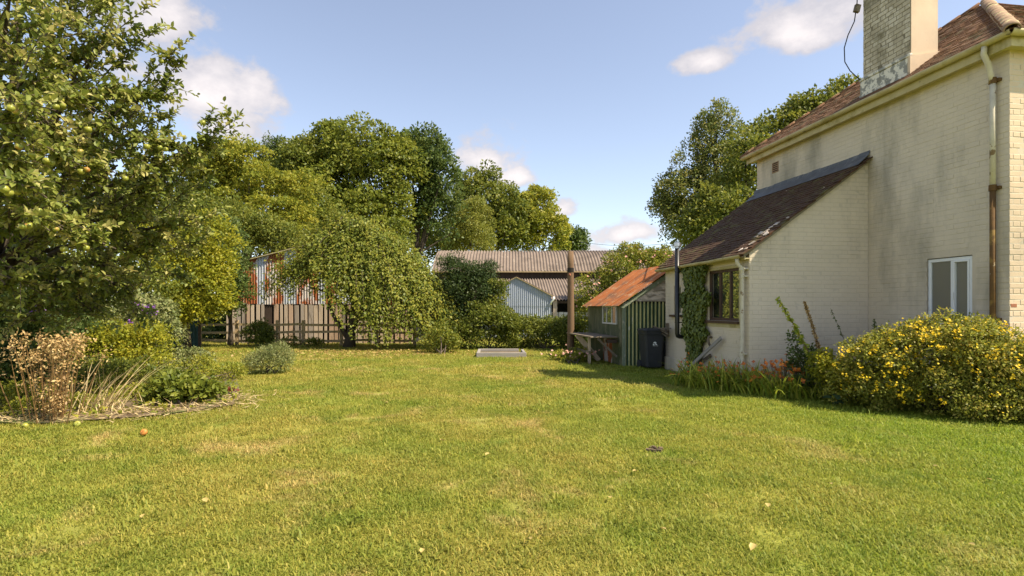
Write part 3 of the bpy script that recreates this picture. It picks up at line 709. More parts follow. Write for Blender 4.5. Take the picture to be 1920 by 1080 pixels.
for z in (gz_ - .22, 1.95, .62): MB().tube([(pu, pv, z - .03), (pu, pv, z + .03)], .044, 10).bx((pu, pv - .07, z - .012), (LU - .001, pv + .07, z + .012)).build('pipe_collar', M['pipe'], lean)
# big brown window
v0, v1, z0, z1 = BWv
def tframe(bars, name, mt, parent): 
    m = MB()
    for a, b in bars: m.bx(a, b)
    return m.build(name, M[mt], parent, bevel=.004)
x0, x1 = LU + .035, LU + .095; fw = .05
bars = [((x0, v0 + .004, z0), (x1, v1 - .004, z0 + fw)), ((x0, v0 + .004, z1 - fw), (x1, v1 - .004, z1)), ((x0, v0 + .004, z0 + fw), (x1 - .001, v0 + fw, z1 - fw)), ((x0, v1 - fw, z0 + fw), (x1 - .001, v1 - .004, z1 - fw))]
m1, m2 = v0 + .37, v0 + .74
for m_ in (m1, m2): bars.append(((x0, m_ - .025, z0 + fw), (x1 - .001, m_ + .025, z1 - fw)))
bw = tframe(bars, 'window', 'brownwood', lean)
for a, b in ((v0 + fw, m1 - .025), (m1 + .025, m2 - .025), (m2 + .025, v1 - fw)): MB().bx((x0 + .025, a, z0 + fw), (x0 + .031, b, z1 - fw)).build('pane', M['glass'], bw)
MB().bx((LU - .05, v0 - .02, z0 - .05), (LU + .10, v1 + .02, z0 - .002)).build('window_sill', M['brownwood'], bw)
MB().bx((LU - .012, v0 - .06, z1 + .002), (LU + .05, v1 + .08, z1 + .05)).build('lintel_strip', M['gutter'], bw)
# cream plaster band round the window
mb = MB(); mb.bx((LU - .010, v0 - .07, z0 - .12), (LU - .001, v0 - .001, z1 + .05)); mb.bx((LU - .010, v0, z0 - .12), (LU - .001, v1 + .05, z0 - .052)); mb.build('window_band', M['gutter'], lean)
# small window
v0, v1, z0, z1 = SWv
bars = [((x0, v0 + .003, z0), (x1, v1 - .003, z0 + .04)), ((x0, v0 + .003, z1 - .04), (x1, v1 - .003, z1)), ((x0, v0 + .003, z0 + .04), (x1 - .001, v0 + .04, z1 - .04)), ((x0, v1 - .04, z0 + .04), (x1 - .001, v1 - .003, z1 - .04))]
sw_ = tframe(bars, 'window', 'pipe', lean); MB().bx((x0 + .02, v0 + .04, z0 + .04), (x0 + .026, v1 - .04, z1 - .04)).build('pane', M['glass_grey'], sw_)
MB().bx((LU - .07, v0 - .10, z0 - .05), (LU + .05, v1 + .10, z0 - .002)).build('window_sill', M['brownwood'], sw_)
# gable bricks and outer-wall bricks
items = []
for T, st in brick_list(Matrix(), LU + .002, -.006, .02, 4.0, lambda a, z: z < roofz(a) - .10): items.append((T, st, 'gable'))
Wo = Matrix.Translation((LU, 0, 0)) @ Mside
ok = lambda a, z: not (BWv[0] - .09 < -a < BWv[1] + .07 and BWv[2] - .13 < z < BWv[3] + .06) and not (SWv[0] - .03 < -a < SWv[1] + .03 and SWv[2] - .05 < z < SWv[3] + .02) and not (1.4 < -a < 2.4 and False)
for T, st in brick_list(Wo, -LV + .002, -.002, .32, 2.28, ok): items.append((T, st, 'outer'))
split_place(items, {'gable': 200, 'outer': 100}, lean, {'gable': gw, 'outer': ow}, {'gable': M['paint_lt'], 'outer': M['paint_lt']})
# black flue
fu, fv = LU - .22, 2.35
flue = MB().tube([(LU - .01, fv, .80), (LU - .12, fv, .80), (fu + .045, fv, .805), (fu + .012, fv, .82), (fu, fv, .86), (fu, fv, 2.66)], .047, 14).build('flue_pipe', M['black'], lean, True)
MB().tube([(LU - .003, fv, .80), (LU - .06, fv, .80)], .075, 14).build('flue_collar', M['lead'], flue)
MB().tube([(fu, fv, 2.66), (fu, fv, 2.70), (fu, fv, 2.705), (fu, fv, 2.77), (fu, fv, 2.79)], [.05, .05, .085, .085, .03], 14).build('flue_cowl', M['steel'], flue)
for z in (1.1, 2.18): MB().tube([(fu, fv, z - .015), (fu, fv, z + .015)], .052, 12).bx((fu + .04, fv - .012, z - .01), (LU - .001, fv + .012, z + .01)).build('flue_bracket', M['black'], flue)

# ------------------------------------------------------------------ corrugated helper
def corr(name, mt, x0, x1, zb, zt, pitch, amp, parent=None, axis='x', y=0.0, per=8, zfun=None, valley=None):
    """upright corrugated sheet in the x-z plane (normal -y) with a free top line"""
    n = int((x1 - x0) / pitch * per) + 1; xs = np.linspace(x0, x1, n); m = MB()
    for x in xs:
        yy = y + amp * math.sin(2 * math.pi * x / pitch)
        m.v.append((x, yy, zb)); m.v.append((x, yy, zfun(x) if zfun else zt))
    m.f = [(2 * i, 2 * i + 2, 2 * i + 3, 2 * i + 1) for i in range(n - 1)]
    o = m.build(name, M[mt], parent, True)
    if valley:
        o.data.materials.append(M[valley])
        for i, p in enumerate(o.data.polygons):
            if math.sin(2 * math.pi * (xs[i] + xs[i + 1]) / 2 / pitch) > .15: p.material_index = 1  # trough faces take the painted-in shade
    return o
def corr_roof(name, mt, prof, x0, x1, pitch, amp, parent, axis=0, per=5, thick=0):
    """roof sheet: profile = list of (run, z); corrugations repeat along the other axis"""
    n = int((x1 - x0) / pitch * per) + 1; xs = np.linspace(x0, x1, n); m = MB(); k = len(prof)
    for x in xs:
        dz = amp * math.sin(2 * math.pi * x / pitch)
        for r_, z in prof: m.v.append((x, r_, z + dz) if axis == 0 else (r_, x, z + dz))
    m.f = [(i * k + j, (i + 1) * k + j, (i + 1) * k + j + 1, i * k + j + 1) for i in range(n - 1) for j in range(k - 1)]
    return m.build(name, M[mt], parent, True)

# ------------------------------------------------------------------ shed
SO = Vector((2.64, 13.6, 0)); shed = empty('shed', SO, HR, 'green corrugated shed with rusty orange tin roof behind the wheelie bin', 'shed')
SWd, SL, SE, SR = 2.9, 2.9, 1.53, 2.50; sp = (SR - SE) / (SWd / 2)
for i in range(4):
    a, b = .06 + i * .70, .06 + i * .70 + .715
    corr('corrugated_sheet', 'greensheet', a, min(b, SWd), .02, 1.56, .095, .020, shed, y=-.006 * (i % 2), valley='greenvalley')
MB().bx((.0, -.045, .0), (.065, .03, SE)).build('corner_post', M['greentrim'], shed)
MB().bx((.06, .03, 0), (SWd, .05, 1.6)).build('front_lining', M['void'], shed)
z = 1.575; k = 0
while z < SR - .12:     # weatherboards in the gable
    u0 = max(.03, (z + .13 - SE) / sp + .04) if z > SE else .1; u0 = (z + .15 - SE) / sp + .03; u1 = SWd - u0
    if u1 - u0 > .15: MB().box(((u0 + u1) / 2, -.016, z + .062), (u1 - u0, .022, .142), Matrix.Rotation(-.10, 3, 'X')).build('weatherboard', M['flakeboard'], shed)
    z += .130; k += 1
MB().prism([(.0, SE - .02), (SWd, SE - .02), (SWd / 2, SR - .05)], .0, .02).build('gable_lining', M['void'], shed)
for s_ in (0, 1):
    p = [(-.09, SE - .10), (SWd / 2, SR - .02), (SWd / 2, SR - .15), (.02, SE - .13)]
    if s_: p = [(SWd - x, zz) for x, zz in p]
    MB().prism(p, -.055, -.032).build('barge_board', M['greentrim'], shed)
WS = (.40, 1.50, 1.0, 1.47)        # window in the left wall: v0 v1 z0 z1
pvs = np.linspace(.03, SL, 19)
for a, b in zip(pvs[:-1], pvs[1:]):
    c_ = (a + b) / 2; w_ = b - a - .006
    segs = [(0.62, SE)] if not (WS[0] < c_ < WS[1]) else [(0.62, WS[2]), (WS[3], SE)]
    for z0, z1 in segs: MB().box((random.uniform(-.003, .003), c_, (z0 + z1) / 2), (.02, w_, z1 - z0)).build('plank', M['greenboard'], shed)
MB().bx((.014, .03, 0), (.03, SL, SE)).build('side_lining', M['void'], shed)
for a in np.arange(.04, SL - .5, .72): MB().bx((-.006, a, .02), (.008, a + .71, .615)).build('lower_panel', M['rustsheet' if .9 > a > .5 else 'greenboard'], shed)
fr = MB()
for a, b in (((-.03, WS[0], WS[2]), (.012, WS[1], WS[2] + .035)), ((-.03, WS[0], WS[3] - .035), (.012, WS[1], WS[3])), ((-.029, WS[0], WS[2] + .035), (.011, WS[0] + .035, WS[3] - .035)), ((-.029, WS[1] - .035, WS[2] + .035), (.011, WS[1], WS[3] - .035)), ((-.029, WS[0] + .33, WS[2] + .035), (.011, WS[0] + .355, WS[3] - .035)), ((-.029, WS[0] + .75, WS[2] + .035), (.011, WS[0] + .775, WS[3] - .035))): fr.bx(a, b)
swn = fr.build('window', M['whitewash'], shed)
for a, b in ((WS[0] + .035, WS[0] + .33), (WS[0] + .355, WS[0] + .75), (WS[0] + .775, WS[1] - .035)): MB().bx((-.014, a, WS[2] + .035), (-.009, b, WS[3] - .035)).build('pane', M['glass'], swn)
pr = [(-.13, SE - .07), (SWd / 2, SR + .02)]
for i in range(5):
    a = -.14 + i * .64
    m = MB(); n = 30
    for j in range(n + 1):
        v = a + .65 * j / n; dz = .004 * math.sin(j * 2.1) + (.012 if j in (0, n) else 0) + i % 2 * .004
        for x, zz in pr: m.v.append((x, v, zz + dz))
    m.f = [(2 * j, 2 * j + 1, 2 * j + 3, 2 * j + 2) for j in range(n)]
    m.build('roof_sheet', M['rustroof'], shed)
    m2 = MB(); m2.v = [(SWd - x, y, z) for x, y, z in m.v]; m2.f = list(m.f); m2.build('roof_sheet', M['rustroof'], shed)
MB().bx((.03, SL - .03, 0), (SWd, SL, SE)).build('back_wall', M['greenboard'], shed); MB().bx((SWd - .03, .05, 0), (SWd, SL - .04, SE)).build('far_wall', M['greenboard'], shed)

# workbench on the shed's left side
wbq = HW.to_3x3(); bo = SO + wbq @ Vector((-.01, .3, 0))
bench = empty('workbench', bo, HR, 'old timber workbench on angled legs against the shed wall', 'workbench')
for i, (a, b) in enumerate(((-.72, -.50), (-.495, -.27), (-.265, -.03))): MB().box(((a + b) / 2, 1.1, .70 + random.uniform(-.004, .004)), (b - a, 2.35 + random.uniform(-.1, .1), .035)).build('top_plank', M['bench'], bench, bevel=.005)
MB().beam((-.66, 1.35, .69), (-.12, 1.15, .02), .13, .04, (0, 1, 0)).build('leg', M['plank'], bench)
MB().bx((-.62, .42, 0), (-.56, .48, .68)).build('leg', M['plank'], bench); MB().bx((-.66, 2.1, 0), (-.59, 2.17, .68)).build('leg', M['bench'], bench)
MB().beam((-.52, -.02, .67), (-.04, -.02, .22), .05, .035, (0, 1, 0)).build('brace', M['bench'], bench)
MB().beam((-.62, .3, .30), (-.62, 2.2, .30), .04, .07).build('stretcher', M['bench'], bench)
MB().bx((-.30, -.1, .56), (-.05, .05, .64)).build('vice_block', M['darktimber'], bench)

# wheelie bins
def wheelie(loc, rz, s, label):
    b = empty('wheelie_bin', loc, rz, label, 'bin')
    m = MB(); w0, d0, w1, d1, h = .37 * s, .42 * s, .465 * s, .50 * s, .84 * s
    prof = [(0.0, .90), (.03, 1.0), (.55, 1.0), (.88, 1.0), (.90, 1.05), (1.0, 1.06)]
    for f, k in prof:
        w = (w0 + (w1 - w0) * f) * k / 2; d = (d0 + (d1 - d0) * f) * k / 2; z = .05 + h * f; c = .04 * s
        for x, y in ((-w + c, -d), (w - c, -d), (w, -d + c), (w, d - c), (w - c, d), (-w + c, d), (-w, d - c), (-w, -d + c)): m.v.append((x, y, z))
    for i in range(len(prof) - 1):
        for j in range(8): m.f.append((i * 8 + j, i * 8 + (j + 1) % 8, i * 8 + 8 + (j + 1) % 8, i * 8 + 8 + j))
    m.f.append(tuple(range(8))); body = m.build('body', M['binmat'], b)
    m = MB(); zt = .05 + h
    for i, (k, z) in enumerate(((1.10, zt - .015), (1.12, zt + .012), (1.06, zt + .038), (.7, zt + .055))):
        w, d, c = w1 * k / 2, d1 * k / 2, .05 * s
        for x, y in ((-w + c, -d), (w - c, -d), (w, -d + c), (w, d - c), (w - c, d), (-w + c, d), (-w, d - c), (-w, -d + c)): m.v.append((x, y, z))
    for i in range(3):
        for j in range(8): m.f.append((i * 8 + j, i * 8 + (j + 1) % 8, i * 8 + 8 + (j + 1) % 8, i * 8 + 8 + j))
    m.f += [tuple(range(8)), tuple(24 + j for j in range(8))]; m.build('lid', M['binmat'], b, bevel=.004)
    MB().tube([(-w1 * .45, d1 * .62, zt - .03), (w1 * .45, d1 * .62, zt - .03)], .014, 8).build('handle', M['binmat'], b)
    for x in (-1, 1): MB().tube([(x * w0 * .52, d0 * .46, .10), (x * w0 * .66, d0 * .46, .10)], .10 * s, 16).build('wheel', M['binmat'], b)
    return b, body, w0, d0, w1, d1, h
bp = G(1221, 692); wb_, body, w0, d0, w1, d1, h = wheelie(bp, HR - .02, 1.0, 'charcoal wheelie bin with white emblem in front of the green shed')
# emblem on the bin: a white swirl over a short line of lettering
def on_bin(u, z):   # front face point
    f = (z - .05) / h; d = (d0 + (d1 - d0) * f) / 2; return (u, -d - .003, z)
em = MB()
for pts in ([(-.05, .60), (-.035, .635), (.0, .645), (.03, .63), (.02, .605), (-.005, .60), (-.02, .615)], [(.0, .598), (.03, .60), (.052, .575), (.03, .565), (.005, .58)], [(-.055, .588), (-.02, .592), (-.012, .565), (-.045, .56)]):
    em.add([on_bin(*p) for p in pts], [tuple(range(len(pts)))])
for i in range(7): em.add([on_bin(-.05 + i * .018, .545), on_bin(-.038 + i * .018, .545), on_bin(-.038 + i * .018, .553), on_bin(-.05 + i * .018, .553)], [(0, 1, 2, 3)])
em.build('emblem', M['white'], body)
wheelie(G(1243, 690.5) + Vector((.06, .12, 0)), HR + .1, .62, 'small dark caddy bin squeezed between big bin and lean-to corner')

# timber post standing in the lawn
pb = G(1070, 672.5); pole = empty('timber_post', pb, 0, 'tall weathered round timber post standing in the lawn', 'post')
MB().tube([(0, 0, -.1), (.0, 0, .3), (.005, 0, 1.1), (.0, 0, 1.9), (-.004, 0, 2.6), (-.004, 0, 2.98)], [.100, .098, .094, .090, .087, .084], 14).build('shaft', M['pole'], pole, True)
MB().tube([(-.003, 0, 2.40), (-.003, 0, 2.52)], .094, 14).build('iron_band', M['void'], pole)
MB().tube([(-.05, -.10, 2.33), (-.02, -.12, 2.33)], .03, 8).build('insulator', M['brickred'], pole)

# sandpit-like timber frame lying in the grass
sp_ = G(940, 671.5); fr_ = empty('sleeper_frame', sp_, .03, 'low grey timber frame lying on the lawn near the hedge', 'raised bed')
MB().bx((-.70, -.05, .0), (.70, .05, .155)).build('sleeper', M['sleeper'], fr_, bevel=.008)
MB().bx((-.70, 1.55, .0), (.55, 1.64, .15)).build('sleeper', M['sleeper'], fr_, bevel=.008)
for x in (-.70, .62): MB().bx((x, .055, .0), (x + .08, 1.545, .14)).build('sleeper', M['sleeper'], fr_, bevel=.008)
MB().bx((-.62, .06, .0), (.61, 1.54, .07)).build('soil', M['soil'], fr_)

# ------------------------------------------------------------------ barns
barn = empty('long_barn', (2.5, 37.2, 0), 0, 'long barn with curved corrugated cement roof beyond the hedge', 'barn')
BX0, BX1 = -7.7, 9.5
prof = []
for i in range(9):
    f = i / 8; prof.append((-.25 + 4.2 * f, 3.80 + 1.72 * math.sin(f * math.pi / 2) ** .92))
corr_roof('roof', 'asbestos', prof, BX0, BX1, .205, .058, barn)
corr_roof('back_roof', 'asbestos', [(7.9 - r_, z) for r_, z in prof], BX0, BX1, .205, .058, barn)
MB().bx((BX0 + .1, .05, 0), (BX1 - .1, .2, 3.82)).build('front_wall', M['darktimber'], barn)
for x in np.arange(BX0 + .3, BX1, .32): MB().bx((x, .02, 3.25), (x + .28, .045, 3.74)).build('wall_board', M['darktimber'], barn)
MB().bx((BX0, -.30, 3.73), (BX1, -.27, 3.80)).build('eave_board', M['rail'], barn)
for x in (BX0 + .1, BX1 - .2): MB().prism([(.2, 0)] + [(.2, 3.7)] + [(r_, z - .06) for r_, z in prof[1:]] + [(7.4, 3.7), (7.4, 0)], 0, .1).build('end_wall', M['asbestos'], barn).matrix_basis = Matrix.Translation((x, 0, 0)) @ Matrix.Rotation(math.pi / 2, 4, 'Z') @ Matrix.Translation((0, 0, 0))
# open-fronted byre against it
byre = empty('open_byre', (3.0, 31.5, 0), 0, 'low open-fronted byre with corrugated roof in front of the long barn', 'outbuilding')
corr_roof('roof', 'asbestos', [(-.15, 1.87), (1.8, 2.36), (3.6, 2.83), (5.5, 3.30)], -4.0, 7.5, .170, .048, byre)
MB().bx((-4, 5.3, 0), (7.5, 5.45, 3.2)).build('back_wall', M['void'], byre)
for x in (-.72, 1.2, 3.1, 5.0, 7.3): MB().bx((x, .0, 0), (x + .22, .18, 1.84)).build('post', M['plank'], byre)
MB().bx((-4, .02, 1.68), (7.5, .14, 1.80)).build('beam', M['darktimber'], byre)
for x in np.arange(-1.6, 7.3, .30): MB().bx((x, .2, 0), (x + .27, .23, 1.18 + random.uniform(-.02, .02))).build('board', M['whitewash'], byre)
# small blue-grey tin gable
tb = empty('tin_gable_shed', (0, 27.0, 0), 0, 'small blue-grey corrugated shed with pointed gable behind the hedge', 'shed')
s27 = 27.0 / F; gxa = (968 - CX) * s27; gl, gr = gxa - 1.66, gxa + 1.66; ga = CH + (HY - 519) * s27; ge = CH + (HY - 553) * s27
zf = lambda x: ga - abs(x - gxa) / 1.66 * (ga - ge)
corr('gable_sheet', 'greysheet', gl, gr, 1.50, 0, .094, .022, tb, zfun=lambda x: zf(x) - .02)
corr('lower_sheet', 'greysheet', gl, gr, 0.0, 1.53, .094, .022, tb, y=.012)
for sgn in (-1, 1):
    mm = MB(); n = 40
    for i in range(n + 1):
        y_ = -.05 + 4.3 * i / n; dz = .014 * math.sin(i * 2.2)
        for f in (0, 1.08): mm.v.append((gxa + sgn * 1.66 * f, y_, ga + .02 - f * (ga - ge) + dz))
    mm.f = [(2 * i, 2 * i + 1, 2 * i + 3, 2 * i + 2) for i in range(n)]
    mm.build('roof_slope', M['asbestos'], tb, True)
    MB().beam((gxa, -.05, ga - .02), (gxa + sgn * 1.66 * 1.08, -.05, ge - .06 - .03), .03, .10, (0, 1, 0)).build('barge_board', M['rail'], tb)
MB().bx((gl, .05, 0), (gr, 4.0, ge - .05)).build('walls', M['greysheet'], tb)
MB().tube([(gr + .12, -.12, ge - .09), (gr + .10, -.14, ge - .2), (gr + .0, -.10, ge - .32), (gr - .02, -.06, ge - .45)], .045, 8).build('gutter_elbow', M['white'], tb, True)

# left barn: rusty tin over upright planks
lb = empty('tin_barn', (0, 22.3, 0), 0, 'barn with rust streaked tin gable above upright grey planks', 'barn')
s22 = 22.3 / F; bx0, bx1, bxa = (425 - CX) * s22, (775 - CX) * s22, (600 - CX) * s22
zr = lambda x: CH + (HY - (453 + abs(x - bxa) / s22 * .25)) * s22
zj = CH + (HY - 570) * s22; x = bx0 + .35; i = 0
seq = ['rustsheet', 'rustsheet', 'galv', 'rustsheet', 'rustsheet', 'galv', 'rustsheet', 'rustsheet', 'galv', 'rustsheet', 'galv', 'galv', 'rustsheet', 'galv', 'galv', 'rustsheet', 'galv', 'rustsheet', 'galv', 'galv']
while x < bx1 - .1:
    w = (.58, .30, .34, .42, .36, .50)[i % 6]; e = min(x + w, bx1)
    corr('tin_sheet', seq[i % len(seq)], x, e, zj + random.uniform(-.02, .01), 0, .105, .016, lb, y=-.01 * (i % 2), zfun=lambda q: zr(q) - .02); x = e - .02; i += 1
x = bx0; i = 0; zb0 = .0
while x < bx1:
    w = random.uniform(.09, .18); h = zj - .02 + random.uniform(-.03, .05)
    if not (-9.72 < x < -9.42): MB().box((x + w / 2, random.uniform(-.01, .01), h / 2), (w, .025, h), Matrix.Rotation(random.gauss(0, .006), 3, 'Y')).build('plank', M[random.choice(('plank', 'plank', 'plank_grey', 'plank_red'))], lb)
    x += w + random.uniform(.03, .095)
MB().bx((-9.70, .02, 0), (-9.42, .10, zj)).build('door_post', M['darktimber'], lb)
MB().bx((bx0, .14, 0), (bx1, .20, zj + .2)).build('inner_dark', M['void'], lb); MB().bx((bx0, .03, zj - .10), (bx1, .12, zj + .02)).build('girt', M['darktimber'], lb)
for sgn in (-1, 1):
    e = bxa + sgn * (bx1 - bxa + .15); mm = MB()
    for y_ in (-.08, 6): mm.v += [(bxa, y_, zr(bxa) + .03), (e, y_, zr(e) + .03)]
    mm.f = [(0, 1, 3, 2)]; mm.build('roof_slope', M['asbestos'], lb)
    MB().beam((bxa, -.07, zr(bxa) - .02), (e, -.07, zr(e) - .02), .03, .14, (0, 1, 0)).build('barge_board', M['gutter'], lb)
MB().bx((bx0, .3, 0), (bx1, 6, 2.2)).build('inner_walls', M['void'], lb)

# post-and-rail fence in front of it
fe = empty('rail_fence', (-9.2, 21.0, 0), 0, 'lichen-covered timber post and rail fence before the plank barn', 'fence')
fxs = [-3.3, -2.33, -.95, .55, 1.5, 2.9, 4.2, 5.6]
for x in fxs: MB().box((x, 0, .47), (.11, .10, .98), Matrix.Rotation(random.gauss(0, .02), 3, 'Y')).build('post', M['rail'], fe, bevel=.008)
for a, b in zip(fxs[:-1], fxs[1:]):
    for z in (.22, .52, .80): MB().beam((a - .05, -.07, z + random.uniform(-.03, .03)), (b + .05, -.07 - .012, z + random.uniform(-.03, .03)), .035, .085).build('rail', M['rail'], fe)
# dark teal sheeted enclosure at the far left of the fence
te = empty('sheet_enclosure', (-12.4, 20.3, 0), .05, 'dark teal sheet screen between posts under the yellow-green tree', 'screen')
for i in range(3): corr('sheet', 'teal', -.62 + i * .62, .0 + i * .62, .02, .92, .12, .012, te, y=.01 * (i % 2))
for x in (-.65, .02, .62, 1.24): MB().bx((x - .04, -.06, 0), (x + .04, -.02, 1.05)).build('post', M['darktimber'], te)

# ------------------------------------------------------------------ background trees
BT = 'trees behind the barns'
tree('maple_tree', 'tall bright green rounded tree, highest one behind the barns', 'tree', (-12.2, 45, 0), (-12.0, 45, 9), .38,
     [lobe(665, 300, 45, 85, 68, 3.4), lobe(720, 330, 45, 70, 62, 3.2), lobe(620, 370, 44, 60, 75, 3), lobe(690, 420, 44, 95, 70, 3.6), lobe(625, 275, 45, 40, 42, 2), lobe(745, 310, 45, 40, 45, 2)], 26000, .30, 'bright', 16, BT, clump=.75, per=55, flat=.8, droop=.4)
tree('oak_tree', 'dark green open-crowned tree with sky gaps, right of the tallest tree', 'tree', (-8.0, 47, 0), (-7.9, 47, 10), .32,
     [lobe(800, 285, 47, 42, 42, 2.0), lobe(822, 330, 47, 44, 50, 2.1), lobe(785, 335, 47, 36, 52, 2), lobe(828, 400, 47, 40, 60, 2), lobe(795, 420, 47.5, 22, 40, 1.5), lobe(770, 290, 47, 24, 38, 1.5)], 12000, .30, 'dark', 22, BT, clump=.62, per=45, shell=.5)
tree('ash_tree', 'round mid green tree between dark oak and brownish tree', 'tree', (-2.0, 60, 0), (-2.0, 60, 8), .35,
     [lobe(910, 385, 60, 58, 58, 3), lobe(955, 420, 60, 45, 55, 3), lobe(890, 360, 60, 35, 35, 2), lobe(920, 440, 60, 70, 40, 3)], 14000, .36, 'mid', 10, BT, clump=.8, per=50)
tree('chestnut_tree', 'green tree with browning top right of the ash', 'tree', (3.2, 62, 0), (3.0, 62, 7), .3,
     [lobe(1000, 415, 62, 46, 52, 3), lobe(1035, 440, 62, 30, 40, 2), lobe(1010, 380, 62, 28, 22, 1.5), lobe(975, 440, 62, 40, 36, 2)], 10000, .34, 'olive', 10, BT, clump=.75, per=50)
tree('far_tree', 'small dark tree at the right end above the long barn', 'tree', (7.6, 70, 0), (7.6, 70, 4), .25,
     [lobe(1076, 458, 70, 24, 24, 1.8), lobe(1058, 466, 70, 20, 18, 1.5)], 4000, .36, 'dark', 6, BT, clump=.7, per=40)
tree('cypress_tree', 'pale dense conifer standing right behind the curved barn roof', 'conifer', (-3.7, 52, 0), (-3.9, 52, 6), .25,
     [lobe(878, 430, 52, 42, 52, 2), lobe(890, 405, 52, 24, 32, 1.3), lobe(845, 450, 52, 30, 40, 1.6), lobe(880, 470, 52, 46, 40, 2)], 15000, .22, 'cypress', 6, BT, clump=.5, per=45, up=.8, aspect=.4, shell=.75)
tree('sycamore_tree', 'yellowish layered tree left of the tallest tree', 'tree', (-15.5, 33, 0), (-15.2, 33, 6), .3,
     [lobe(455, 310, 33, 58, 42, 2), lobe(425, 300, 33, 35, 30, 1.6), lobe(500, 350, 33, 62, 34, 2), lobe(530, 400, 32.5, 66, 30, 2), lobe(445, 385, 33, 60, 40, 2), lobe(560, 350, 33.5, 40, 36, 1.6), lobe(480, 440, 32, 80, 34, 2), lobe(400, 350, 33, 50, 60, 2)], 24000, .19, 'olive', 18, BT, clump=.46, per=48, flat=.6, shell=.5)
tree('spruce_tree', 'thin dark spiky conifer tip rising behind the yellowish tree', 'conifer', (-19.4, 46, 0), (-19.4, 46, 13), .2,
     [lobe(512, 300, 46, 20, 34, .9), lobe(500, 330, 46, 24, 40, 1), lobe(528, 320, 46, 16, 40, .9)], 5000, .26, 'dark', 6, BT, clump=.4, per=30, flat=1.9, up=.9, aspect=.4)
tree('lime_tree', 'mid green tree between spiky conifer and tallest tree', 'tree', (-16.4, 43, 0), (-16.4, 43, 8), .3,
     [lobe(563, 312, 43, 36, 42, 1.8), lobe(545, 340, 43, 36, 44, 1.8), lobe(575, 290, 43, 18, 24, 1)], 8000, .27, 'mid', 8, BT, clump=.6, per=45)
# far wood closing the horizon behind the apple tree
tree('wood_edge_tree', 'dark tree filling the gap behind the apple tree', 'tree', (-21, 34, 0), (-21, 34, 5), .3,
     [lobe(320, 400, 34, 80, 90, 2.5), lobe(250, 440, 34, 90, 100, 2.5), lobe(370, 460, 34, 60, 80, 2), lobe(150, 450, 34, 110, 110, 3)], 15000, .26, 'mid', 12, BT, clump=.7, per=45)
tree('thicket_tree', 'low leafy tree filling the gap under the dark oak', 'tree', (-9.5, 55, 0), (-9.5, 55, 4), .25,
     [lobe(760, 450, 55, 60, 44, 2.2), lobe(810, 465, 55, 50, 34, 2), lobe(850, 470, 55, 44, 30, 2), lobe(700, 440, 55, 60, 50, 2.2)], 11000, .28, 'mid', 8, BT, clump=.7, per=45)
tree('rowan_tree', 'olive green tree low between yellowish tree and weeping tree', 'tree', (-13.6, 38, 0), (-13.6, 38, 4), .25,
     [lobe(560, 430, 38, 55, 40, 1.8), lobe(610, 440, 38, 50, 44, 1.8), lobe(575, 390, 38, 44, 36, 1.6), lobe(520, 455, 38, 50, 34, 1.6)], 11000, .22, 'mid', 8, BT, clump=.5, per=45)
# behind the house
HB = 'trees behind the house'
tree('poplar_tree', 'tall upright grey-green poplar behind the lean-to roof', 'tree', (10.5, 29, 0), (10.5, 29, 9), .3,
     [lobe(1348, 252, 29, 19, 56, .8), lobe(1322, 268, 29, 17, 52, .8), lobe(1374, 262, 29, 17, 54, .8), lobe(1300, 300, 29, 15, 44, .7), lobe(1390, 310, 29, 16, 60, .8), lobe(1345, 330, 29, 44, 60, 1.3), lobe(1300, 360, 29, 34, 46, 1.2), lobe(1258, 372, 29, 30, 40, 1.1), lobe(1240, 395, 29, 18, 26, .8), lobe(1270, 320, 29, 14, 24, .6), lobe(1290, 425, 29, 50, 48, 1.4), lobe(1345, 400, 29, 50, 60, 1.5)], 21000, .15, 'poplar', 20, HB, clump=.30, per=42, flat=1.7, shell=.5)
tree('alder_tree', 'dark green tree showing between poplar and house corner', 'tree', (10.0, 24.5, 0), (10.0, 24.5, 5.5), .28,
     [lobe(1400, 300, 24.5, 34, 44, 1.2), lobe(1390, 360, 24.5, 46, 50, 1.4), lobe(1340, 410, 24, 50, 50, 1.4), lobe(1310, 440, 24, 44, 40, 1.2)], 9000, .17, 'mid', 12, HB, clump=.42, per=42)
tree('beech_tree', 'leafy treetop peeping over the house roof ridge', 'tree', (14.3, 26, 0), (14.2, 26, 8), .3,
     [lobe(1455, 262, 26, 46, 36, 1.3), lobe(1500, 232, 26, 34, 44, 1.2), lobe(1508, 215, 26, 26, 30, 1), lobe(1582, 190, 26, 26, 34, 1.0), lobe(1545, 225, 26, 46, 40, 1.4)], 9000, .17, 'mid', 14, HB, clump=.36, per=36)

# ------------------------------------------------------------------ middle-distance plants
tree('field_maple', 'bright yellow-green tree beside the rusty barn', 'tree', G(352, 655), G(352, 655) + Vector((0, 0, 2.2)), .11,
     [lobe(350, 470, 18, 62, 50, 1.1), lobe(395, 450, 18, 42, 45, .9), lobe(330, 530, 17.5, 60, 46, 1.1), lobe(385, 540, 17.8, 50, 50, .9), lobe(300, 480, 18, 50, 60, 1.1), lobe(410, 505, 18, 30, 40, .7), lobe(320, 585, 17.3, 50, 34, .8), lobe(375, 580, 17.6, 44, 30, .8)], 17000, .105, 'maple', 14, None, clump=.26, per=42, flat=.65, shell=.6)
tree('hawthorn_tree', 'dark green tree against left edge of the rusty barn', 'tree', G(432, 650), G(432, 650) + Vector((0, 0, 2.0)), .10,
     [lobe(428, 500, 20, 34, 46, .8), lobe(415, 550, 20, 42, 42, .9), lobe(445, 545, 20, 20, 32, .6), lobe(415, 450, 20.5, 40, 36, .9)], 7000, .11, 'dark', 12, None, clump=.26, per=40)
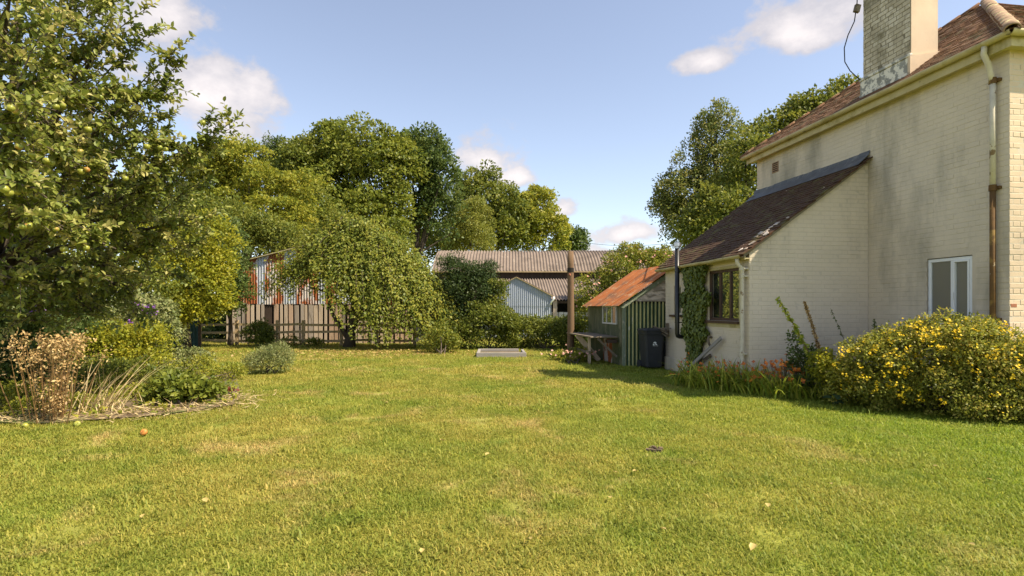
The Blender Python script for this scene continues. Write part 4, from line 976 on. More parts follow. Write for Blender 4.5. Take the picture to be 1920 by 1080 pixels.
tree('hazel_tree', 'mid green bushy tree above the rusty barn', 'tree', (-11.5, 24.5, 0), (-11.3, 24.5, 3), .14,
     [lobe(470, 440, 24, 60, 40, 1.2), lobe(420, 420, 24, 55, 45, 1.2), lobe(520, 450, 25, 46, 30, 1), lobe(350, 420, 24, 55, 55, 1.3)], 12000, .13, 'mid', 12, None, clump=.34, per=42)
wl_ = [lobe(695, 440, 20, 80, 40, 1.5), lobe(640, 478, 19.8, 85, 48, 1.4), lobe(755, 485, 19.8, 78, 54, 1.4), lobe(575, 510, 19.8, 56, 50, 1.1), lobe(700, 535, 19.2, 95, 62, 1.3), lobe(800, 545, 19.6, 56, 66, 1.0), lobe(790, 600, 19.3, 66, 46, .9), lobe(720, 592, 19.0, 62, 46, .8), lobe(600, 555, 19.6, 50, 40, .8), lobe(690, 408, 20.4, 40, 20, .9), lobe(550, 490, 20, 34, 26, .8), lobe(838, 595, 19.3, 28, 48, .6), lobe(745, 628, 18.9, 46, 20, .6), lobe(655, 565, 19.0, 60, 36, .8)]
wt_o = empty('weeping_tree', G(655, 652), 0, 'broad drooping tree with yellowing leaves in front of plank barn', 'tree')
wb = np.array(G(655, 652)); tmb = MB(); limbs(tmb, (0, 0, 0), (.2, 0, 2.5), .19, [(l_[0] - wb, l_[1]) for l_ in wl_], 10); tmb.build('trunk', M['bark'], wt_o, True)
Lp, Lt, Lo = [], [], []; brm = MB()
for i in range(520):
    th = random.random() * 6.283 if i % 3 else random.uniform(-1.9, .5); f = random.uniform(.22, 1.0) ** .7; cxw, cyw = -5.0, 19.8
    S = np.array([-5.5 + random.gauss(0, .25), 20.1 + random.gauss(0, .2), random.uniform(1.9, 2.9)])
    ex = cxw + 3.6 * f * math.cos(th) + random.gauss(0, .12); ey = cyw + 1.75 * f * math.sin(th)
    rt = min(1, max(0, (ex + 6.3) / 1.5)); ez = (1.9 - 1.55 * rt) + (1 - f) * random.uniform(.1, 2.6) + random.random() ** 2 * 1.3
    C_ = S * .5 + np.array([ex, ey, 0]) * .5; C_[2] = 6.6 - 2.3 * f * f + random.gauss(0, .35) - abs(ex + 4.9) * .22
    E = np.array([ex, ey, ez]); nl_ = int(70 + 120 * f); tt_ = .30 + .72 * rng.random(nl_) ** .85; tt_ = np.clip(tt_, 0, 1)[:, None]
    p = S * (1 - tt_) ** 2 + C_ * 2 * tt_ * (1 - tt_) + E * tt_ ** 2
    p = p + rng.normal(0, .085, p.shape) * np.array([1, 1, .8]); p[:, 2] -= .30 * rng.random(nl_) ** 2 * (tt_[:, 0])
    Lp.append(p); Lt.append(np.clip(rng.normal(.45, .14) + rng.normal(0, .22, nl_), 0, 1)); o_ = np.array([math.cos(th), math.sin(th), .35]); Lo.append(np.tile(o_, (nl_, 1)))
    if i % 4 == 0: brm.tube([tuple(S * (1 - q) ** 2 + C_ * 2 * q * (1 - q) + E * q * q - wb) for q in (0, .2, .4, .6, .8, .95)], [.035, .028, .02, .014, .009, .004], 5, False)
brm.build('bough', M['bark'], wt_o, True)
Lp, Lt, Lo = map(np.concatenate, (Lp, Lt, Lo)); ok_ = Lp[:, 2] > .12; Lp, Lt, Lo = Lp[ok_], Lt[ok_], Lo[ok_]; n = len(Lp)
ll = .100 * (.6 + .7 * rng.random(n)); V, Fc, k = leaves(Lp - wb, unit(Lo * .5 + rdir(n) * .7 + np.array([0, 0, -.8])), unit(Lo * .6 + rdir(n) * .6 + np.array([.1, -.15, .35])), ll, ll * .6)
link('crown', leaf_mesh('crown', [(V, Fc, Lt, k)]), LM['weep'], wt_o)
mb = MB(); b0 = G(655, 652)
for dx, dz in ((-.9, 2.1), (.5, 2.2)): mb.tube([(0, 0, .25), (dx * .3, 0, .7), (dx * .7, .1, 1.2), (dx, .2, dz)], [.10, .085, .065, .04], 7)
mb.build('low_limb', M['bark'], bpy.data.objects['weeping_tree'], True)
tree('yew_tree', 'dark feathery yew between the weeping tree and grey shed', 'conifer', G(868, 652), G(868, 652) + Vector((0, 0, 2)), .12,
     [lobe(868, 540, 20, 46, 50, .9), lobe(895, 560, 20, 40, 44, .8), lobe(850, 590, 20, 42, 50, .9), lobe(905, 520, 20.2, 26, 26, .6), lobe(855, 505, 20.2, 28, 26, .6), lobe(885, 610, 20, 40, 36, .8), lobe(835, 560, 20.4, 40, 46, .8), lobe(835, 610, 20.2, 34, 36, .7), lobe(915, 590, 20.1, 26, 40, .6)], 21000, .12, 'yew', 8, None, clump=.26, per=46, aspect=.28, up=.6, flat=.7, shell=.55)
bush('elder_bush', 'light green leafy shrub at the foot of the dark yew', 'bush', G(920, 655), [lobe(905, 610, 19.2, 34, 36, .6), lobe(935, 605, 19.4, 30, 40, .6), lobe(955, 625, 19.2, 24, 28, .5), lobe(930, 560, 19.6, 18, 34, .4), lobe(872, 630, 19.0, 26, 24, .5)], 6500, .095, 'mid', clump=.22, per=36)
bush('sapling_bush', 'scrubby yellowish shrub under right side of weeping tree', 'bush', G(828, 666), [lobe(828, 632, 17.6, 22, 26, .4), lobe(810, 648, 17.6, 20, 14, .4), lobe(845, 648, 17.6, 16, 16, .3)], 2200, .075, 'weep', clump=.16, per=30)
bush('ivy_clump', 'round dark ivy bush growing on the rail fence', 'bush', G(485, 649), [lobe(485, 627, 20.7, 24, 20, .45), lobe(497, 634, 20.7, 16, 14, .35)], 2600, .085, 'ivy', clump=.16, per=34)
bush('fence_weed', 'small green weed patch below the rail fence', 'bush', G(545, 650), [lobe(545, 640, 20.4, 12, 12, .3), lobe(590, 644, 20.4, 14, 8, .3)], 900, .07, 'mid', clump=.12, per=26)
bush('boundary_hedge', 'dark unclipped hedge closing the view left of the barn', 'hedge', (-15.5, 26, 0), [lobe(px, 600, 26, 70, 48, 1.2) for px in range(60, 460, 60)] + [lobe(px, 630, 25.5, 60, 30, 1.0) for px in range(60, 430, 45)] + [lobe(px, 560, 26, 60, 40, 1.2) for px in range(90, 400, 70)], 22000, .15, 'dark', stems=10, clump=.36, per=40)
# laurel hedge across the back
hl = [lobe(px, 628 + random.uniform(-3, 3), 19.6, 26, 30, .55) for px in range(945, 1108, 17)]
bush('hedge', 'clipped leafy hedge in front of the grey tin shed', 'hedge', G(1020, 655), hl, 12000, .085, 'mid', stems=12, clump=.18, per=40, shell=.7)
# rambling rose over the shed
rl = [lobe(1130, 545, 18.5, 40, 40, .7), lobe(1165, 515, 18.5, 42, 36, .7), lobe(1205, 495, 18.8, 40, 26, .7), lobe(1105, 580, 18.3, 26, 40, .6), lobe(1235, 487, 19, 26, 18, .5), lobe(1150, 575, 18.3, 40, 40, .6), lobe(1185, 480, 18.8, 30, 18, .5)]
rb = bush('rambling_rose', 'sprawling shrub with pale pink blossom rising behind the tin shed', 'bush', G(1140, 658), rl, 13000, .085, 'weep', stems=14, clump=.2, per=40, shell=.6)
pts = []
for c, r_ in rl:
    d = rdir(11); d[:, 1] = -np.abs(d[:, 1]); d[:, 2] = np.abs(d[:, 2]) * .9; pts.append(c + d * r_ * 1.08)
link('blossom', leaf_mesh('blossom', [off(petals(np.concatenate(pts), .048, 5), G(1140, 658))]), LM['pink'], rb)
rc = bush('dog_rose', 'low weedy plant with pinkish flowers round the timber post', 'plant', G(1075, 682), [lobe(1050, 672, 15.2, 18, 9, .3), lobe(1090, 668, 15.0, 22, 14, .35), lobe(1075, 676, 14.8, 34, 9, .35)], 1600, .06, 'olive', clump=.11, per=26)
pts = np.array(G(1075, 682)) + rng.normal(0, 1, (40, 3)) * np.array([.42, .2, .07]) + np.array([0, .2, .25])
link('blossom', leaf_mesh('blossom', [off(petals(pts, .035, 5), G(1075, 682))]), LM['pink'], rc)
for px in (1100, 1128, 1165): pass

# ------------------------------------------------------------------ ivy on the lean-to
io = HO + HW.to_3x3() @ Vector((LU - .01, 2.0, 0)); ivy = empty('wall_ivy', io, HR, 'dark ivy climbing the lean-to wall beside the brown window', 'ivy')
n = 3600; zz = rng.random(n) ** .8 * 2.28; ctr = .0 + (zz - 1.2) * -.02; hw = np.where(zz < 1.2, .12 + zz * .38, .56 + .04 * np.sin(zz * 6)); hw = hw * (.90 + .16 * np.sin(zz * 9) + .16 * np.sin(zz * 4.3 + 1) * np.sin(zz * 13)) * (1 + .25 * (rng.random(n) < .06))
vv = -.12 + ctr + (rng.random(n) * 2 - 1) * hw - .08 * (zz < 1.0) * (1 - zz); uu = -.02 - rng.random(n) * .13 * (1 - ((vv + .12 - ctr) / (hw + .01)) ** 2 * .6)
pt_ = np.stack([uu, vv, zz + .05], 1)
V, Fc, k = leaves(pt_, unit(np.array([-.35, 0, -1]) + rdir(n) * .6), unit(np.array([-1, -.15, .35]) + rdir(n) * .45), .075 * (.6 + .7 * rng.random(n)), .075 * (.6 + .6 * rng.random(n)), True)
link('foliage', leaf_mesh('foliage', [(V, Fc, np.clip(rng.normal(.5, .28, n), 0, 1), k)]), LM['ivy'], ivy)
mb = MB()
for i in range(6): mb.tube([(-.012, -.15 + i * .05, 0), (-.014, -.2 + i * .08, .5), (-.014, -.3 + i * .12, 1.1), (-.014, -.4 + i * .16, 1.8)], [.018, .015, .012, .006], 5)
mb.build('stem', M['pipe'], ivy, True)
# leaning boards, coil and stick rack on the lean-to
bo = HO + HW.to_3x3() @ Vector((LU - .10, .9, 0))
lp = empty('leaning_pole', bo, HR, 'long pale pole leaning diagonally against the lean-to wall', 'pole')
MB().beam((-.14, 1.15, .06), (.02, -.11, .86), .075, .035, (1, 0, 0)).build('shaft', M['sleeper'], lp, bevel=.01)
lp2 = empty('leaning_board', bo + Vector((-.05, .3, 0)), HR, 'short grey board propped below the ivy beside the pole', 'board')
MB().beam((-.10, .80, .02), (.06, .05, .50), .06, .03, (1, 0, 0)).build('shaft', M['bench'], lp2)
hk = empty('wall_hook', HO + HW.to_3x3() @ Vector((LU - .0, 1.28, .72)), HR, 'rusty curved hook on the lean-to wall below the window', 'hook')
MB().tube([(0, 0, .12), (-.07, 0, .13), (-.10, -.03, .08), (-.09, -.05, .0), (-.05, -.03, -.06)], .022, 8).build('ring', M['bench'], hk, True)
sr = empty('stick_bundle', HO + HW.to_3x3() @ Vector((LU - .05, LV - .15, .86)), HR, 'bundle of weathered sticks hung at far corner of lean-to', 'sticks')
for i in range(7): MB().beam((-.05 - .02 * i, -.35 + .05 * (i % 3), .10 - .045 * (i % 5)), (-.12 - .03 * (i % 4), .32 - .03 * i, .04 + .03 * (i % 4)), .028, .022).build('stick', M['bench'], sr)
MB().bx((-.02, -.05, -.1), (.05, .0, .2)).build('bracket', M['bench'], sr)

# ------------------------------------------------------------------ flower bed by the house
hb0 = Vector((5.9, 7.75, 0)); hyl = [lobe(1640, 700, 8.0, 70, 60, .55), lobe(1720, 668, 7.9, 90, 62, .6), lobe(1800, 655, 7.6, 90, 52, .6), lobe(1870, 690, 7.35, 90, 62, .55), lobe(1950, 700, 7.1, 90, 62, .5), lobe(1680, 728, 7.9, 90, 40, .5), lobe(1790, 728, 7.5, 110, 50, .5), lobe(1900, 745, 7.15, 90, 44, .45), lobe(1600, 722, 8.3, 40, 34, .4), lobe(1880, 765, 7.05, 100, 28, .35), lobe(1990, 760, 6.95, 100, 40, .4)]
hyl2 = hyl + [lobe(px, py + random.uniform(6, 18), Y_, random.uniform(9, 18), random.uniform(12, 24), .12) for px, py, Y_ in ((1590, 690, 8.2), (1625, 655, 8.1), (1660, 640, 8.0), (1700, 622, 7.9), (1735, 612, 7.8), (1775, 606, 7.7), (1815, 604, 7.6), (1850, 625, 7.4), (1890, 632, 7.3), (1560, 730, 8.2), (1650, 770, 7.7), (1760, 780, 7.3), (1840, 782, 7.1))]
hy = bush('hypericum_bush', 'large rounded bush covered in small yellow flowers by the house', 'bush', hb0, hyl2, 46000, .044, 'hyp', stems=16, clump=.12, per=36, shell=.6, zmin=.02)
pts = []
for (c, r_), m in zip(hyl, (220, 270, 240, 160, 60, 120, 80, 36, 110, 16, 8)):
    mc = m // 5; d = rdir(mc); d[:, 1] = -np.abs(d[:, 1]) * .8; d[:, 2] = np.abs(d[:, 2]) + rng.random(mc) * -.35; q = c + unit(d) * r_ * (1.05 + .12 * rng.random((mc, 1)))
    q = np.repeat(q, rng.integers(1, 11, mc), 0); pts.append(q + rng.normal(0, .026, q.shape))
link('blossom', leaf_mesh('blossom', [off(petals(np.concatenate(pts), .0185, 5), hb0)]), LM['yellow'], hy)
# crocosmia clumps: strap leaves and orange sprays
cg = 'orange flowering clumps along the lean-to'
for i, (px, py, n, ln, lab) in enumerate(((1318, 722, 110, .58, 'arching strap-leaf clump with few orange flowers, leftmost by the lean-to'), (1362, 730, 120, .62, 'strap-leaf clump with orange flowers in front of the downpipe'), (1420, 735, 120, .60, 'strap-leaf clump with orange sprays right of the downpipe'), (1470, 742, 120, .52, 'pale striped strap-leaf clump beneath the bright orange flowers'), (1530, 745, 120, .55, 'yellow-green leafy clump beside the yellow flowered bush'))):
    g = G(px, py); o = empty('crocosmia', g, 0, lab, 'plant', cg)
    link('leaf', leaf_mesh('leaf', [straps(int(n * 2.3), (0, 0), (.55, .36), ln * 1.05, .025, .82, (-.12, -.14), 5, 1.12)]), LM['strap'], o)
    m = (34, 54, 60, 70, 24)[i]; q = rng.normal(0, 1, (m, 3)) * np.array([.28, .18, .10]) + np.array([-.05, -.02, .30 if i < 3 else .42])
    link('blossom', leaf_mesh('blossom', [petals(q, .032 if i != 3 else .044, 4)]), LM['orange'], o)
    mb = MB()
    for p in q[::2]: mb.tube([(p[0] * .4, p[1] * .4, 0), (p[0] * .8, p[1] * .8, p[2] * .6), tuple(p)], .004, 4, False)
    mb.build('flower_stem', M['twig'], o)
def spike(px, py, pxt, pyt, label, lm, n, Y=None, lf=.05, bend=.0, thick=.008):
    g = G(px, py) if Y is None else Vector(((px - CX) / F * Y, Y, 0)); tip = P(pxt, pyt, g.y) - g
    o = empty('flower_spike', g, 0, label, 'plant'); pts = [Vector((0, 0, 0)), tip * .35 + Vector((bend, 0, .12)), tip * .7 + Vector((bend * .8, 0, .06)), tip]
    MB().tube(pts, [thick, thick * .9, thick * .7, thick * .3], 5).build('stem', M['pole'], o, True)
    f = .25 + .75 * rng.random(n); q = np.array([np.array(pts[0].lerp(pts[1], x * 3) if x < .333 else pts[1].lerp(pts[2], x * 3 - 1) if x < .667 else pts[2].lerp(pts[3], x * 3 - 2)) for x in np.clip(f, 0, .999)])
    V, Fc, k = leaves(q, unit(rdir(n) + np.array([0, 0, -.2])), unit(rdir(n) + np.array([0, -.5, .6])), lf * (.6 + .7 * rng.random(n)) * (1.25 - f * .6), lf * .42 * (.7 + .5 * rng.random(n)), True)
    link('leaf', leaf_mesh('leaf', [(V, Fc, rng.random(n), k)]), LM[lm], o); return o
spike(1545, 748, 1458, 560, 'tall leaning green flower spike with brown tip', 'strap', 190, 8.7, .08, .05, .011)
spike(1552, 745, 1508, 565, 'dry brown seed spike beside the leaning green one', 'dried', 520, 8.75, .050, .03, .015)
spike(1612, 735, 1557, 578, 'thin dark stem with small leaves before the gable wall', 'dark', 60, 8.9, .045, .03, .005)
spike(1640, 720, 1640, 600, 'short dark leafy shoot above left of the yellow bush', 'dark', 50, 8.6, .06, .0, .005)
bush('purple_sage', 'dark leafy plant with purplish tips beneath the spikes', 'plant', G(1500, 742), [lobe(1500, 690, 8.9, 20, 30, .22), lobe(1525, 680, 8.9, 18, 26, .2), lobe(1488, 650, 8.9, 7, 22, .08), lobe(1535, 720, 8.8, 30, 24, .25)], 1500, .055, 'dark', clump=.09, per=26)
bush('golden_plant', 'bright yellow-green leafy plant left of the yellow bush', 'plant', G(1560, 750), [lobe(1560, 705, 8.4, 22, 40, .25), lobe(1540, 690, 8.5, 16, 30, .2), lobe(1578, 725, 8.3, 26, 26, .25)], 1800, .05, 'maple', clump=.09, per=26)
ho = G(1600, 757); hs_ = empty('broad_leaf_plant', ho, 0, 'dark blue-green broad-leaved plant at the front edge of the bed', 'plant')
n = 26; q = rng.normal(0, 1, (n, 3)) * np.array([.22, .08, .0]) + np.array([0, .0, .05]); q[:, 2] = .05 + rng.random(n) * .14
V, Fc, k = leaves(q, unit(np.stack([rng.normal(0, 1, n), -.6 + rng.normal(0, .4, n), rng.normal(-.1, .25, n)], 1)), unit(rdir(n) * .35 + np.array([0, -.3, 1])), .17 * (.7 + .5 * rng.random(n)), .11 * (.8 + .4 * rng.random(n)), True, .12)
for i in range(n): link('leaf', leaf_mesh('leaf', [(V[i * 6:i * 6 + 6], Fc[:2], rng.random(1), 2)]), LM['hosta'], hs_)

# ------------------------------------------------------------------ left border
bed = MB(); poly = [(-14, 7.6), (-8, 7.0), (-5.6, 6.75), (-4.5, 7.3), (-3.95, 8.1), (-4.3, 9.0), (-5.1, 10.6), (-6.2, 12.6), (-8, 14.6), (-14, 17)]
bed.add([(x, y, .035) for x, y in poly], [tuple(range(len(poly)))])
flower_bed = bed.build('flower_bed', M['soil']); tag(flower_bed, kind='structure')
BEDP = poly
def in_poly(x, y, poly):
    c = np.zeros(len(x), bool); j = len(poly) - 1
    for i in range(len(poly)):
        xi, yi = poly[i]; xj, yj = poly[j]
        c ^= ((yi > y) != (yj > y)) & (x < (xj - xi) * (y - yi) / (yj - yi) + xi); j = i
    return c
# dead grass mulch along its edge
n = 1700; tt = rng.random(n); ex = np.interp(tt, [0, .3, .5, .7, .85, 1], [-7.2, -5.9, -5.0, -4.4, -4.05, -4.25]); ey = np.interp(tt, [0, .3, .5, .7, .85, 1], [7.0, 6.85, 7.15, 7.6, 8.15, 8.7])
q = np.stack([ex + rng.normal(-.05, .26, n), ey + rng.normal(.16, .24, n), .02 + rng.random(n) ** 2 * .07], 1)
dd = rdir(n); dd[:, 2] *= .18; V, Fc, k = leaves(q, dd, unit(rdir(n) * .4 + np.array([0, 0, 1])), .20 * (.4 + .8 * rng.random(n)), .010 + .008 * rng.random(n), False, .1)
tag(link('cut_dead_grass', leaf_mesh('cut_dead_grass', [(V, Fc, rng.random(n) * .8 + .1, k)]), LM['straw']), 'matted brown cut grass along the edge of the left border', 'dead grass', kind='stuff')
# dried seed-head plant
g = G(100, 792); dp_ = empty('dried_seedhead_plant', g, 0, 'clump of brown dried stems with tan seed heads, far left border', 'plant')
mb = MB(); tips = []
for i in range(34):
    b = Vector((random.gauss(0, .10), random.gauss(0, .09), 0)); t_ = Vector((b.x * 1.9 + random.gauss(.02, .05), b.y * 1.9, random.uniform(.75, 1.06)))
    mb.tube([b, b.lerp(t_, .5) + Vector((random.gauss(0, .02), 0, 0)), t_], [.006, .005, .003], 4, False); tips.append(t_)
mb.build('stem', LM['dried'], dp_)
q = np.concatenate([np.array(t_) + rng.normal(0, 1, (40, 3)) * np.array([.045, .045, .05]) for t_ in tips] + [np.array(t_) * f + rng.normal(0, .035, (9, 3)) for t_ in tips for f in (.2, .35, .55, .75)])
n = len(q); V, Fc, k = leaves(q, rdir(n), rdir(n), .040 * (.5 + rng.random(n)), .024 * (.6 + .6 * rng.random(n)))
link('seed_head', leaf_mesh('seed_head', [(V, Fc, np.clip(rng.normal(.55, .3, n), 0, 1), k)]), LM['dried'], dp_)
# leaning straw stalks
g = G(185, 775); ss_ = empty('straw_stalks', g, 0, 'pale straw-coloured leaning stalks beside the dried seed heads', 'plant')
link('stalk', leaf_mesh('stalk', [straps(46, (-.05, 0, 0), (.34, .22), .85, .013, .28, (.55, .05), 5), straps(60, (0, 0, 0), (.5, .3), .38, .012, .7, (.2, -.1), 4)]), LM['straw'], ss_)
bush('bright_border_bush', 'bright green leafy bush behind the straw stalks', 'bush', G(230, 715), [lobe(225, 650, 11.4, 52, 44, .55), lobe(280, 650, 11.6, 40, 44, .5), lobe(190, 670, 11.2, 44, 40, .5), lobe(255, 685, 11.2, 60, 26, .5)], 8000, .062, 'maple', clump=.16, per=36)
bb = bush('buddleia', 'loose grey-green shrub with purple flower spikes under the apple tree', 'bush', G(270, 690), [lobe(275, 600, 12.4, 44, 40, .5), lobe(235, 610, 12.4, 40, 36, .5), lobe(300, 640, 12.6, 30, 40, .5)], 4200, .09, 'lav', clump=.2, per=30)
fq = []
for px, py, Yf in ((262, 583, 11.9), (282, 575, 12), (287, 588, 12), (242, 606, 11.8), (255, 570, 12), (62, 577, 9.6), (66, 587, 9.6)):
    c = np.array(P(px, py, Yf)); fq.append(c + rng.normal(0, 1, (34, 3)) * np.array([.06, .03, .022]) + np.linspace(-.06, .06, 34)[:, None] * np.array([1, 0, .3]))
link('blossom', leaf_mesh('blossom', [off(petals(np.concatenate(fq), .022, 4), G(270, 690))]), LM['purple'], bb)
g = G(345, 768); pn = bush('peony', 'dark green broad-leaved plant at the front of the left border', 'plant', g, [lobe(335, 738, 8.2, 46, 24, .3), lobe(370, 742, 8.2, 32, 20, .25), lobe(310, 745, 8.3, 30, 20, .25)], 1900, .095, 'bright', clump=.13, per=26, fine=True)
bush('border_weeds', 'low yellow-green weeds edging the left border', 'plant', G(270, 755), [lobe(250, 745, 8.6, 40, 12, .35), lobe(290, 735, 8.9, 40, 14, .4), lobe(215, 725, 9.2, 36, 20, .4), lobe(420, 700, 11, 40, 10, .4), lobe(370, 690, 11.5, 34, 18, .4)], 3200, .055, 'olive', clump=.11, per=26)
bush('grey_shrub', 'pale grey-green mound between left border and lavender', 'plant', G(370, 700), [lobe(365, 678, 12.6, 34, 20, .4), lobe(340, 690, 12.3, 30, 16, .4)], 2200, .06, 'lav', clump=.11, per=30)
bush('lavender_bush', 'rounded grey-green lavender bush alone in the lawn', 'bush', G(507, 700), [lobe(507, 678, 12.2, 44, 22, .45), lobe(525, 672, 12.2, 26, 22, .35), lobe(485, 684, 12.2, 26, 16, .35)], 5200, .055, 'lav', clump=.11, per=36, aspect=.28, up=.9, flat=1.3)
bush('heuchera', 'small dark red leaved plant at the tip of left border', 'plant', G(428, 750), [lobe(428, 740, 9.2, 14, 8, .14)], 220, .06, 'red', clump=.07, per=20)
bush('shade_shrub', 'dark shrub in deep shade beneath the apple tree', 'bush', G(30, 735), [lobe(20, 640, 10.2, 70, 80, .9), lobe(95, 640, 10.8, 60, 60, .8), lobe(-60, 620, 9.8, 80, 110, 1)], 7500, .085, 'dark', clump=.22, per=36)
bush('side_hedge', 'tall dense hedge behind the left border', 'hedge', (-11.0, 15.5, 0), [lobe(140, 560, 15, 100, 90, 1), lobe(240, 560, 15.5, 90, 80, 1), lobe(40, 560, 15, 110, 110, 1.2), lobe(-90, 540, 15, 120, 130, 1.5)], 15000, .10, 'mid', clump=.28, per=40)

bush('fern_clump', 'shaded dark green undergrowth at the far left edge', 'plant', G(20, 760), [lobe(0, 690, 8.4, 60, 60, .5), lobe(60, 710, 8.6, 44, 44, .4), lobe(-60, 700, 8.2, 60, 70, .5)], 3800, .085, 'dark', clump=.15, per=30)
bush('yellow_ground_plant', 'leafy yellowing low plant around foot of dried stems', 'plant', G(130, 780), [lobe(70, 770, 7.4, 50, 16, .25), lobe(140, 765, 7.7, 50, 18, .3), lobe(40, 745, 7.9, 40, 24, .3)], 2200, .05, 'olive', clump=.10, per=26)
bush('mint_patch', 'loose green leafy stems between straw stalks and peony', 'plant', G(255, 740), [lobe(250, 705, 9.6, 44, 30, .35), lobe(300, 712, 9.4, 36, 22, .3), lobe(205, 715, 9.6, 40, 26, .35), lobe(160, 710, 9.8, 44, 34, .4)], 4200, .055, 'mid', clump=.12, per=28)
n = 5200; q = np.stack([rng.uniform(-9.5, -3.9, n), rng.uniform(7.0, 14.0, n), .035 + rng.random(n) * .06], 1); q = q[in_poly(q[:, 0], q[:, 1], BEDP)]; n = len(q)
V, Fc, k = leaves(q, unit(rdir(n) + np.array([0, 0, .2])), unit(rdir(n) * .6 + np.array([0, 0, 1])), .07 * (.5 + .8 * rng.random(n)), .045 * (.6 + .6 * rng.random(n)))
tag(link('ground_cover', leaf_mesh('ground_cover', [(V, Fc, rng.random(n), k)]), LM['olive']), 'low weedy ground cover over the left border soil', 'weeds', kind='stuff')
# ------------------------------------------------------------------ apple tree
ab_ = Vector((-8.3, 8.6, 0)); at = empty('apple_tree', ab_, 0, 'large apple tree with yellow-green fruit filling the left of the view', 'tree')
def AP(px, py, Y): return np.array(P(px, py, Y + (1.4 if px > 130 else .5 + max(0, px) / 145)))
APD = .15
vis = [(115, 188, 4.5), (118, 198, 4.5), (105, 200, 4.55), (190, 168, 5.0), (188, 182, 5.0), (20, 203, 4.4), (222, 198, 5.2), (150, 285, 5.0), (95, 305, 4.6), (88, 302, 4.6), (17, 362, 4.4), (32, 360, 4.45), (8, 355, 4.4), (42, 425, 4.6), (54, 423, 4.6), (152, 322, 5.0), (163, 318, 5.0), (275, 275, 5.7), (300, 277, 5.8), (380, 230, 6.2), (302, 115, 5.7), (73, 395, 4.7), (155, 453, 5.3), (162, 465, 5.3), (145, 457, 5.3), (105, 430, 5.0), (162, 440, 5.4), (120, 467, 5.2), (155, 525, 5.6), (35, 275, 4.6), (30, 210, 4.5), (60, 290, 4.6), (235, 335, 5.5), (310, 280, 5.8), (165, 243, 5.0), (258, 180, 5.5)]
heads = [(-120, 560, 6.6), (20, 520, 6.2), (120, 540, 6.6), (210, 500, 6.9), (290, 470, 7.2), (330, 420, 7.0), (250, 400, 6.4), (150, 430, 6.0), (40, 400, 5.6), (-60, 350, 5.6), (310, 340, 6.6), (220, 310, 6.0), (120, 330, 5.4), (30, 280, 5.2), (200, 230, 6.0), (110, 220, 5.4), (20, 180, 5.0), (250, 170, 6.2), (150, 120, 5.6), (60, 90, 5.2), (-60, 120, 5.6), (210, 60, 6.0), (110, 20, 5.6), (20, -20, 5.4), (330, 290, 6.6), (160, -60, 6.2), (60, -120, 6.0), (-80, -60, 6.2), (-200, 300, 6.8), (-200, 60, 7), (0, 60, 7.6), (120, 160, 7.8), (220, 380, 8.0), (80, 450, 8.2), (-40, 480, 8.4), (140, 280, 8.6), (0, 330, 8.8), (260, 250, 7.4), (170, 580, 7.2), (250, 545, 7.6), (70, 590, 7.0)]
tb_ = MB(); fork = Vector((-7.9, 8.4, 1.6))
tb_.tube([ab_, ab_ + Vector((.05, 0, .5)), Vector((-8.0, 8.5, 1.0)), fork], [.17, .14, .13, .12], 9)
tw = MB(); LP, LD, LNn, LT = [], [], [], []; apples = []
def twig(p0, p1, nl, sag=.10, r0=.008):
    p0 = np.array(p0); p1 = np.array(p1); L_ = np.linalg.norm(p1 - p0); d = (p1 - p0) / max(L_, 1e-4); m = 5
    pts = [p0 + (p1 - p0) * f + np.array([0, 0, 1]) * sag * L_ * 4 * f * (1 - f) * .5 for f in np.linspace(0, 1, m)]
    tw.tube([tuple(p) for p in pts], [r0, r0 * .85, r0 * .65, r0 * .45, r0 * .25], 4, False)
    f = np.linspace(.08, 1.0, nl) ; P_ = np.array([np.interp(f, np.linspace(0, 1, m), [p[i] for p in pts]) for i in range(3)]).T
    ang = np.arange(nl) * 2.4 + random.random() * 6; o1 = unit(np.cross(d, [0.1, .2, 1.0])); o2 = np.cross(d, o1)
    side = o1 * np.cos(ang)[:, None] + o2 * np.sin(ang)[:, None]
    D = unit(side * .8 + d * .65 + np.array([0, 0, .02]) + rdir(nl) * .35); N = unit(np.array([.15, -.1, .8]) + rdir(nl) * .55)
    LP.append(P_ + rdir(nl) * .012); LD.append(D); LNn.append(N); LT.append(np.clip(rng.normal(.45, .26) + rng.normal(0, .2, nl), 0, 1))
for h_ in heads:
    c = AP(*h_); s_ = fork + Vector((random.uniform(-.1, .1), random.uniform(-.1, .1), random.uniform(-.1, .2)))
    mid = Vector(c) * .5 + s_ * .5 + Vector((random.uniform(-.2, .2), random.uniform(-.2, .2), .30))
    tb_.tube([s_, s_.lerp(mid, .5) + Vector((0, 0, .1)), mid, mid.lerp(Vector(c), .6), c], [.055, .045, .032, .022, .012], 6, False)
    for k in range(27):
        d = rdir(1)[0]; d[2] = d[2] * .8 + .05; st = c + rdir(1)[0] * .12 + (np.array(mid) - c) * random.random() * .35
        twig(st, st + d * random.uniform(.32, .72), random.randint(20, 32), random.uniform(-.05, .25))
    for k in range(3):
        a = c + rdir(1)[0] * np.array([.38, .38, .35]); apples.append(a)
